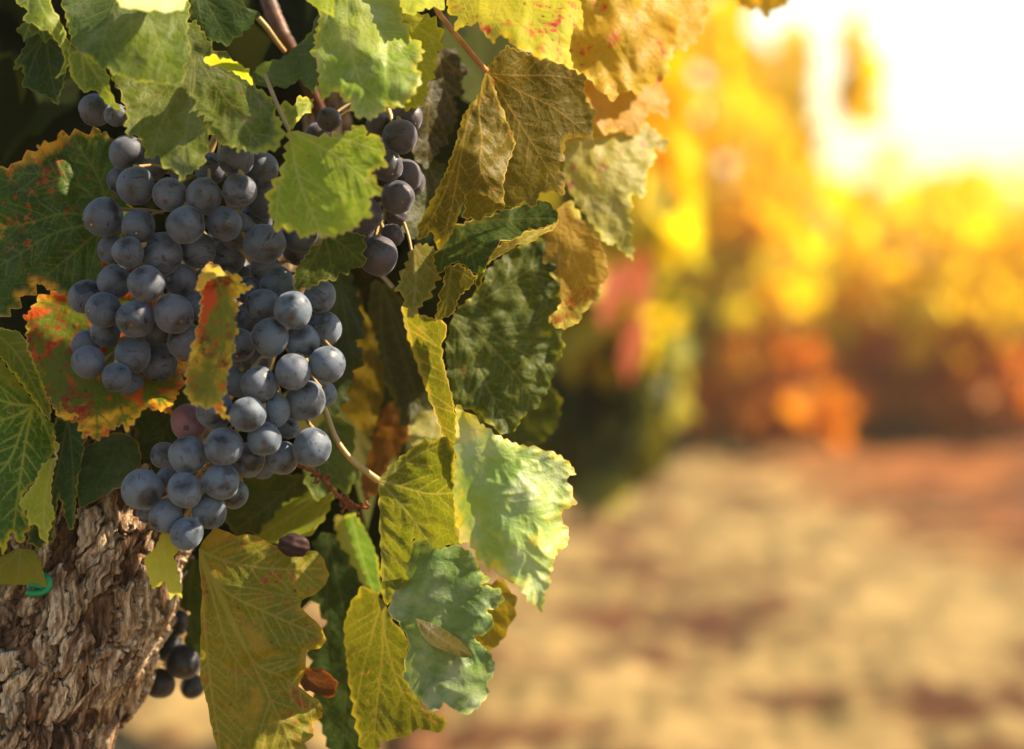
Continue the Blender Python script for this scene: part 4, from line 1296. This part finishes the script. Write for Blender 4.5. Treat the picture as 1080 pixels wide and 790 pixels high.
leaf('curled green leaf with a bright yellow edge in the top left corner', dict(
    poly=[(-10, -40), (14, -6), (18, 4), (30, 12), (24, 22), (40, 28), (52, 34), (60, 44), (68, 58), (66, 72), (58, 83), (68, 77), (74, 66), (73, 48), (69, 33), (60, 15), (52, 2), (60, -40)],
    zc=[(25, -30, -6), (20, 10, -28), (58, 82, -40), (72, 55, -26), (50, 20, -36)], base=(25, -40), tips=[[(45, 10), (66, 40), (64, 78)], (28, 14)], teeth=(9, 1), res=1.6),
    leaf_mat((.08, .12, .016), (.14, .18, .02), (.36, .34, .04), (.28, .3, .08), 4, rim=(.55, .5, .1)))
leaf('tiny three pointed green leaf in the top left shade', dict(
    poly=[(30, 20), (37, 6), (45, 10), (52, 28), (55, 40), (48, 45), (44, 40), (38, 34), (34, 38), (25, 44), (22, 36), (16, 31), (24, 25)], zc=[(40, 10, 2), (48, 44, -8), (18, 31, -4)], base=(42, 8), tips=[(48, 44), (26, 42), (19, 31)], teeth=(8, .8), res=1.5),
    leaf_mat((.06, .09, .014), (.10, .13, .02), (.25, .25, .03), (.22, .24, .06), 3))
leaf('dark pointed leaf against the black gap at upper left', dict(
    poly=[(30, 36), (26, 50), (17, 62), (14, 74), (24, 71), (25, 82), (24, 92), (31, 94), (39, 97), (48, 100), (55, 106), (61, 112), (63, 100), (67, 90), (69, 70), (64, 45), (48, 34)],
    zc=[(48, 36, 8), (60, 110, -8), (15, 72, 2)], base=(48, 35), tips=[(61, 110), (26, 92), (16, 72)], teeth=(8, 1.3), res=1.6), leaf_mat(DK1, (.035, .06, .012), (.14, .14, .02), (.09, .11, .025), 3, rim=(.2, .17, .03)))
leaf('lime green pointed lobe above the dark upper grapes', dict(
    poly=[(72, 58), (74, 80), (88, 98), (98, 95), (104, 98), (112, 110), (131, 118), (122, 108), (116, 94), (115, 80), (108, 68), (100, 62), (84, 52)], zc=[(85, 56, -14), (130, 117, -32), (88, 97, -18)], base=(86, 54), tips=[(128, 116), (90, 96)], teeth=(9, .9), res=1.6),
    leaf_mat((.12, .17, .018), (.20, .25, .02), (.34, .34, .03), (.3, .32, .06), 4))
leaf('two lobed green leaf over the top of the upper bunch with scattered brown holes', dict(
    poly=[(150, 40), (205, 20), (225, 50), (245, 62), (262, 75), (270, 92), (282, 99), (289, 107), (290, 118), (297, 128), (299, 144), (293, 158), (280, 160), (268, 163), (257, 157), (252, 162), (249, 156), (239, 154), (231, 150), (225, 142), (219, 132), (221, 155), (213, 176), (200, 183), (191, 192), (186, 182), (173, 175), (166, 165), (155, 168), (147, 143), (134, 145), (132, 128), (134, 120), (128, 100), (118, 84), (130, 60)],
    zc=[(205, 60, -6), (190, 190, -42), (297, 140, -36), (120, 90, -22), (220, 130, -28), (265, 160, -40)], base=(205, 55),
    tips=[[(204, 90), (196, 140), (190, 186)], [(220, 80), (250, 120), (278, 158)], [(185, 80), (160, 110), (136, 138)], [(232, 75), (262, 95), (294, 130)], [(200, 100), (215, 140), (212, 172)], [(190, 90), (170, 130), (160, 162)]], teeth=(9, 2.2), res=1.6, quilt=1.5),
    leaf_mat((.055, .09, .014), (.11, .14, .02), (.28, .28, .03), (.24, .22, .08), 6, veinstr=.55, spots=(.16, .07, .03), spot_amt=.28, rim=(.36, .3, .05), sheen_dust=.12))
leaf('rolled lime lip of a leaf above the two lobed green leaf', dict(
    poly=[(214, 62), (224, 57), (231, 62), (241, 62), (252, 67), (261, 75), (268, 90), (258, 84), (246, 76), (236, 72), (226, 70), (218, 68)], zc=[(215, 63, -26), (240, 63, -34), (268, 89, -30), (246, 76, -24)], base=(216, 64), tips=[(265, 86)], teeth=(8, 1.2), res=1.5, nosec=True),
    leaf_mat((.26, .30, .025), (.36, .38, .03), (.44, .42, .05), (.4, .4, .1), 3, rim=(.5, .5, .12)))
leaf('dark green leaf in the shade at the top between two lit leaves', dict(
    poly=[(196, -50), (200, 20), (215, 40), (240, 48), (262, 30), (275, 16), (262, 8), (250, -5), (240, -50)], zc=[(215, -40, 24), (240, 45, 4), (272, 16, 12)], base=(205, -30), tips=[(272, 16), (240, 44), (215, 38)], teeth=(9, 1.8), res=1.9),
    leaf_mat(DK1, DK2, (.10, .11, .018), (.08, .10, .02), 4))
leaf('dark glossy leaf sloping down at the top, left of the sheen leaf', dict(
    poly=[(275, 66), (296, 62), (312, 50), (330, 30), (338, 5), (345, 40), (342, 70), (330, 100), (322, 90), (315, 84), (305, 92), (290, 92), (276, 92), (262, 84)], zc=[(270, 75, 20), (338, 10, 6), (325, 95, -8)], base=(270, 74), tips=[(335, 20), (328, 92), (300, 90)], teeth=(10, 1.2), res=1.8),
    leaf_mat((.03, .055, .01), (.06, .09, .014), (.12, .14, .02), (.10, .13, .03), 4, spec=.6, rough=.35))
leaf('small lime leaf with scalloped edge beneath the dark glossy one', dict(
    poly=[(295, 110), (300, 107), (309, 112), (315, 100), (322, 103), (331, 104), (329, 118), (320, 122), (312, 127), (309, 138), (302, 134), (298, 124)], zc=[(325, 105, 0), (298, 112, -12), (308, 136, -20)], base=(326, 108), tips=[(298, 112), (308, 136)], teeth=(7, 1.2), res=1.5),
    leaf_mat((.16, .2, .02), (.24, .27, .025), (.38, .35, .03), (.34, .34, .08), 3))
leaf('lime leaf lobe at the very top left of the sheen leaf', dict(
    poly=[(322, -40), (320, -4), (330, 6), (344, 14), (352, 18), (352, 0), (356, -40)], zc=[(340, -30, -20), (344, 14, -46), (325, 0, -36)], base=(338, -40), tips=[(345, 14)], teeth=(9, 1), res=1.7), leaf_mat((.24, .3, .02), (.34, .38, .03), (.45, .42, .04), (.4, .42, .1), 3))
leaf('dull brown green leaf behind the small purple bunch', dict(
    poly=[(440, 60), (452, 66), (466, 50), (480, 52), (488, 66), (494, 78), (485, 86), (490, 96), (478, 104), (484, 118), (478, 135), (470, 150), (455, 170), (448, 178), (436, 165), (430, 120)], zc=[(460, 60, 44), (450, 175, 34), (490, 80, 52)], base=(462, 56), tips=[(450, 174), (488, 82), (438, 140), (480, 120)], teeth=(9, 1.8), res=1.9),
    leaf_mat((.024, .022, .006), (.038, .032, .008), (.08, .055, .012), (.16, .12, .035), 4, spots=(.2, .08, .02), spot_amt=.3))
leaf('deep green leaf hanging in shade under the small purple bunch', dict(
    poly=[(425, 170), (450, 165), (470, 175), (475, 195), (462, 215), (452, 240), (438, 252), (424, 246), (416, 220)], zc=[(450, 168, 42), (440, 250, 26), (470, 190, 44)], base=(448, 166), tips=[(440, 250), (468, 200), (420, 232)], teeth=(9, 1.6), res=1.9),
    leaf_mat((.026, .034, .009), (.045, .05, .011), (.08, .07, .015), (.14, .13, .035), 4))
leaf('dark jagged leaf below the bright leaf, over the top of the blue bunch', dict(
    poly=[(310, 306), (311, 285), (328, 262), (345, 250), (365, 243), (385, 248), (384, 268), (385, 281), (371, 283), (366, 291), (361, 287), (351, 296), (340, 296), (333, 301), (324, 304)],
    zc=[(345, 245, -6), (311, 305, -20), (384, 278, -16), (350, 275, -16)], base=(342, 246), tips=[(312, 304), (383, 278), (352, 294)], teeth=(8, 1.6), res=1.6, quilt=1.4),
    leaf_mat((.035, .055, .010), (.06, .08, .014), (.20, .17, .02), (.14, .14, .035), 3, rim=(.34, .27, .05), spots=(.3, .12, .03), spot_amt=.2))

# blurred leaves behind the bunches
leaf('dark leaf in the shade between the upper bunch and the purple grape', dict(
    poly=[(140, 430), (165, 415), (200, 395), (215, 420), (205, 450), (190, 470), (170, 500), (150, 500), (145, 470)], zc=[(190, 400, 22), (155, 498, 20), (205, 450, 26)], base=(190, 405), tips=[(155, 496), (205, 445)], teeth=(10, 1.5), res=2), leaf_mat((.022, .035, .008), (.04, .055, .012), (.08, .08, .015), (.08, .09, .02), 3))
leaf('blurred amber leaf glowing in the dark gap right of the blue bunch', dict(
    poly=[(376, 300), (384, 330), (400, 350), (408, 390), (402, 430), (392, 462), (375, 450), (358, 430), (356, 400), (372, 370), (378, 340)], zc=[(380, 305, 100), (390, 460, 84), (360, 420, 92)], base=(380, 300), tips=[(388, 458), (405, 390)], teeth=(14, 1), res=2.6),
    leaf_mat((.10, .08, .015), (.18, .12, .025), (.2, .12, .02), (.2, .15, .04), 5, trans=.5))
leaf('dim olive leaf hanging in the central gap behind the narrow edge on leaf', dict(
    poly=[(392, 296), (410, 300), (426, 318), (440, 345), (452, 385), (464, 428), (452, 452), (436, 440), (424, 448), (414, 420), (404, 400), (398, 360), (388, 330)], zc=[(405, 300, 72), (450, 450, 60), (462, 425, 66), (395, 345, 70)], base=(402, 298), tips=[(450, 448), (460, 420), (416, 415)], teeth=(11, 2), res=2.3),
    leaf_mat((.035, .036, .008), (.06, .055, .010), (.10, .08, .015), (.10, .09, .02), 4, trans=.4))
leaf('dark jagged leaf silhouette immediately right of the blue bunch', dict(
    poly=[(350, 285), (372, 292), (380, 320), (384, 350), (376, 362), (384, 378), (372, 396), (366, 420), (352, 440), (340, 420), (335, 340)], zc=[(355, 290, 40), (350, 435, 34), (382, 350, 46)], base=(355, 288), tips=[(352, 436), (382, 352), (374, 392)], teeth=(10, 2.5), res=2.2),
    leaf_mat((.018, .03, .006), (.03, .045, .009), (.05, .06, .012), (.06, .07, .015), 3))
leaf('orange red leaf blurred in the gap behind the leaf stalk', dict(
    poly=[(405, 430), (420, 420), (434, 440), (428, 465), (410, 490), (398, 520), (385, 530), (380, 505), (392, 470)], zc=[(420, 425, 96), (388, 528, 80)], base=(422, 422), tips=[(388, 526)], teeth=(10, 1.5), res=2.4), leaf_mat((.12, .05, .012), (.2, .07, .015), (.2, .07, .015), (.25, .12, .03), 4, trans=.4))
leaf('pale pinkish green leaf peeping between stalk and narrow leaf', dict(
    poly=[(432, 466), (430, 450), (440, 436), (455, 432), (468, 440), (472, 460), (455, 474), (440, 474)], zc=[(455, 434, 60), (435, 468, 48), (470, 460, 54)], base=(466, 438), tips=[(434, 464)], teeth=(10, 1), res=2.2), leaf_mat((.22, .22, .1), (.3, .27, .13), (.45, .22, .14), (.34, .3, .16), 5))
leaf('mid green scalloped leaf below the middle of the blue bunch', dict(
    poly=[(340, 440), (362, 440), (376, 460), (372, 480), (380, 500), (368, 520), (350, 515), (336, 530), (320, 510), (325, 470)], zc=[(345, 442, 56), (350, 528, 44), (378, 495, 54)], base=(345, 440), tips=[(350, 520), (376, 496), (325, 510)], teeth=(16, 2), res=2.2), leaf_mat((.06, .09, .012), (.11, .14, .018), (.16, .17, .02), (.16, .18, .04), 5))
leaf('pale yellow green blurred leaf between the dry rachis and the mustard leaf', dict(
    poly=[(262, 560), (284, 530), (300, 520), (318, 512), (340, 506), (356, 515), (348, 535), (340, 552), (325, 565), (300, 572), (278, 575)], zc=[(350, 512, 70), (270, 570, 50), (310, 545, 56)], base=(352, 512), tips=[(272, 566), (325, 560), (290, 535)], teeth=(14, 1.5), res=2.2), leaf_mat((.17, .21, .035), (.25, .28, .05), (.30, .30, .04), (.3, .3, .08), 5))
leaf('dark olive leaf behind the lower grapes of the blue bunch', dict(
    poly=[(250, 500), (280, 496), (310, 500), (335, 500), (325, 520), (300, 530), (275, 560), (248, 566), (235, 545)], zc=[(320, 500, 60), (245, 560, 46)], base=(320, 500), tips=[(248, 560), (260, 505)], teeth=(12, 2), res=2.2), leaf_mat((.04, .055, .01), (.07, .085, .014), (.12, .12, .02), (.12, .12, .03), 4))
leaf('upright green leaf with cream white margin standing left of the dull underside', [dict(
    poly=[(362, 545), (374, 540), (384, 556), (392, 572), (399, 590), (402, 620), (398, 636), (388, 632), (378, 612), (368, 590), (360, 565)], zc=[(370, 545, 74), (398, 632, 60), (365, 575, 80)], base=(370, 542), tips=[(397, 630)], teeth=(10, 1), res=2), 
    dict(poly=[(352, 545), (362, 543), (368, 560), (374, 582), (384, 606), (392, 628), (384, 628), (374, 612), (364, 590), (356, 568)], zc=[(357, 545, 80), (390, 627, 56), (366, 585, 70)], base=(358, 545), tips=[(388, 626)], teeth=(9, 1.4), res=2, nosec=True)],
    [leaf_mat((.06, .13, .04), (.10, .18, .06), (.3, .3, .08), (.2, .25, .1), 3), leaf_mat((.45, .42, .22), (.55, .5, .28), (.5, .45, .15), (.5, .46, .25), 3)], part_labels=[None, 'cream white turned margin'])
leaf('shadowed green leaf behind the right edge of the mustard leaf', dict(
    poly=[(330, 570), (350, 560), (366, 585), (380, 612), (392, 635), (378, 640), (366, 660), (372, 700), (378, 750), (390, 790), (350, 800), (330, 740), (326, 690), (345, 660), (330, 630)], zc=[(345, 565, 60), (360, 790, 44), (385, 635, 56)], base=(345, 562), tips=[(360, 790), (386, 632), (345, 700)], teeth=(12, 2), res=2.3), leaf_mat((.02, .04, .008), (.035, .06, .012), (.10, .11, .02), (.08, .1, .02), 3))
leaf('brownish yellow leaf lobe peeking out behind the grey green leaf', dict(
    poly=[(505, 618), (530, 612), (545, 630), (543, 650), (530, 675), (515, 688), (500, 680)], zc=[(525, 615, 40), (515, 686, 26)], base=(522, 614), tips=[(514, 685), (542, 645)], teeth=(12, 1.2), res=2.2), leaf_mat((.18, .14, .02), (.26, .19, .025), (.32, .22, .03), (.3, .22, .05), 4))
leaf('dark green leaf behind the left side of the mustard leaf', dict(
    poly=[(188, 610), (200, 590), (215, 590), (222, 640), (218, 690), (205, 700), (195, 672), (200, 645), (186, 640)], zc=[(205, 592, 60), (205, 698, 56)], base=(205, 590), tips=[(206, 696), (190, 636)], teeth=(10, 1.4), res=2.2), leaf_mat((.03, .055, .01), (.05, .08, .014), (.10, .11, .02), (.1, .12, .03), 3))
RED = leaf_mat((.16, .014, .006), (.26, .04, .01), (.35, .10, .02), (.3, .07, .03), 4, trans=.35)
leaf('blurred crimson leaf dangling lowest at the right edge of the near foliage', dict(
    poly=[(664, 338), (676, 332), (684, 345), (678, 366), (668, 392), (660, 404), (655, 380), (658, 355)], zc=[(672, 335, 1360), (660, 402, 1300), (680, 350, 1380)], base=(672, 334), tips=[(661, 402)], teeth=(12, 2), res=2.6), RED)
leaf('blurred crimson leaf right of the dark gap, middle of the three red ones', dict(
    poly=[(668, 272), (680, 262), (691, 276), (686, 296), (688, 312), (676, 330), (668, 318), (662, 296)], zc=[(680, 265, 1420), (676, 328, 1370), (688, 300, 1440)], base=(680, 264), tips=[(676, 328)], teeth=(12, 2), res=2.6), RED)
leaf('blurred dark red leaf directly under the tip of the beige leaf', dict(
    poly=[(640, 292), (650, 278), (662, 284), (660, 306), (650, 326), (640, 346), (631, 330), (634, 308)], zc=[(652, 280, 1200), (640, 344, 1140), (660, 300, 1210)], base=(652, 280), tips=[(640, 343)], teeth=(12, 2), res=2.6), RED)
leaf('lone orange leaf tip dangling from the top edge before the bright sky', dict(
    poly=[(780, -50), (772, -10), (776, 2), (788, 10), (800, 11), (808, 18), (818, 10), (830, 6), (838, -4), (836, -50)], zc=[(805, -45, 170), (806, 16, 155)], base=(806, -50), tips=[(807, 16), (834, 0), (776, 0)], teeth=(11, 2), res=2.6),
    leaf_mat((.55, .27, .02), (.62, .34, .03), (.6, .36, .04), (.6, .36, .06), 4, trans=.6))
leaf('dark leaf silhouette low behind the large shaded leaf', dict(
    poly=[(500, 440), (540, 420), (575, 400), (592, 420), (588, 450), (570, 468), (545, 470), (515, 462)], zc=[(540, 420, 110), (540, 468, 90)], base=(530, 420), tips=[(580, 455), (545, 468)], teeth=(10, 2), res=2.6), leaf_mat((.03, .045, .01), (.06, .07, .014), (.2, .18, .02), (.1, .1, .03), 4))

# ---------------------------------------------------------------- small details
dry = simple_mat('dry_rachis', (.10, .03, .015), (.22, .07, .025), 200, .8, .2)


def stripped_rachis():
    rng = random.Random(9)
    ax = smooth_path([(312, 488, 24), (335, 500, 26), (352, 518, 28), (368, 532, 30), (388, 536, 30)], 40)
    pts = P(ax[:, 0], ax[:, 1], D0 + ax[:, 2] / 1000)
    loc = pts[0]
    root = empty('dry_rachis', loc)
    tag(root, 'dry reddish brown stripped grape stem under the blue bunch', 'grape stem')
    mesh_obj('stalk', *tube(pts, np.linspace(.0011, .0008, 40) , 7, True, .25, rng), dry, root, None, True, loc)
    b = Bag()
    for k in range(46):
        i = rng.randrange(2, 40)
        a = Vector(pts[i])
        dirv = Vector((rng.uniform(-1, 1), rng.uniform(-1, .6), rng.uniform(-1, 1))).normalized()
        e = a + dirv * rng.uniform(.002, .005)
        b.add(tube([tuple(a), tuple((a + e) / 2 + Vector((0, 0, -.0004))), tuple(e)], [.0005, .0004, .0009], 5))
    mesh_obj('stub', b.v, b.f, dry, root, None, True, loc)['label'] = 'short broken side stubs'
    return root


stripped_rachis()


def raisin(label, cx, cy, rx, ry, z, c1, c2, rot, seed):
    V, Fc = SPH[seed % 6]
    rg = np.random.RandomState(seed)
    V = np.array(V)
    k = 1 + .07 * np.sin(5 * V[:, 0] + seed) * np.sin(6 * V[:, 1] + 1) + .05 * np.sin(9 * V[:, 2] + 3 * V[:, 0])
    V = V * k[:, None]
    c = P(cx, cy, D0 + z / 1000)
    mm = D0 / F
    W = np.stack([V[:, 0] * rx * mm, V[:, 1] * ry * mm, V[:, 2] * ry * mm], -1)
    m = np.array(Matrix.Rotation(R(rot), 3, 'Y'))
    o = mesh_obj('withered_grape', W @ m.T, Fc, simple_mat('withered_skin', c1, c2, 300, .6, .2, .0006))
    o.location = c
    tag(o, label, 'withered grape')


raisin('dark brown withered grape resting on the top edge of the mustard leaf', 310, 575, 17, 11.5, -8, (.016, .007, .007), (.04, .016, .012), 8, 2)
leaf('curled red brown dead leaf scrap at the right of the mustard leaf', dict(
    poly=[(318, 706), (326, 704), (340, 705), (350, 713), (357, 720), (354, 732), (345, 737), (334, 731), (322, 728), (316, 722)], zc=[(318, 712, 6), (356, 722, -6), (340, 706, -14), (338, 735, 4)], base=(318, 714), tips=[(355, 722)], teeth=(9, .8), res=1.6),
    leaf_mat((.05, .014, .009), (.10, .03, .012), (.26, .07, .02), (.12, .05, .02), 4, trans=.2))

# shoots
def shoot(label, pts, r0, r1, m, seed=1):
    rng = random.Random(seed)
    ax = smooth_path(pts, 60)
    p = P(ax[:, 0], ax[:, 1], D0 + ax[:, 2] / 1000)
    o = mesh_obj('vine_shoot', *tube(p, np.linspace(r0, r1, 60), 10, True, .08, rng), m)
    tag(o, label, 'vine shoot', 'shoots of the near vine')


brown_shoot = simple_mat('brown_shoot', (.05, .018, .008), (.10, .038, .015), 120, .55, .35)
shoot('reddish brown cane slanting through the dark gap at the top', [(270, -60, 60), (283, 0, 48), (294, 28, 44), (304, 48, 46), (325, 90, 60), (350, 150, 90)], .0042, .0034, brown_shoot)
shoot('thin green tendril crossing the dark gap beside the brown cane', [(268, 14, 30), (282, 30, 30), (292, 44, 34), (300, 54, 40)], .0014, .0011, stem_green)
shoot('dim ochre shoot running down the dark gap in the middle', [(400, 290, 96), (415, 310, 94), (424, 350, 90), (436, 400, 84), (450, 450, 70), (470, 500, 56)], .0014, .0010, simple_mat('dull_stem', (.035, .026, .008), (.06, .04, .012), 120, .7, .2))
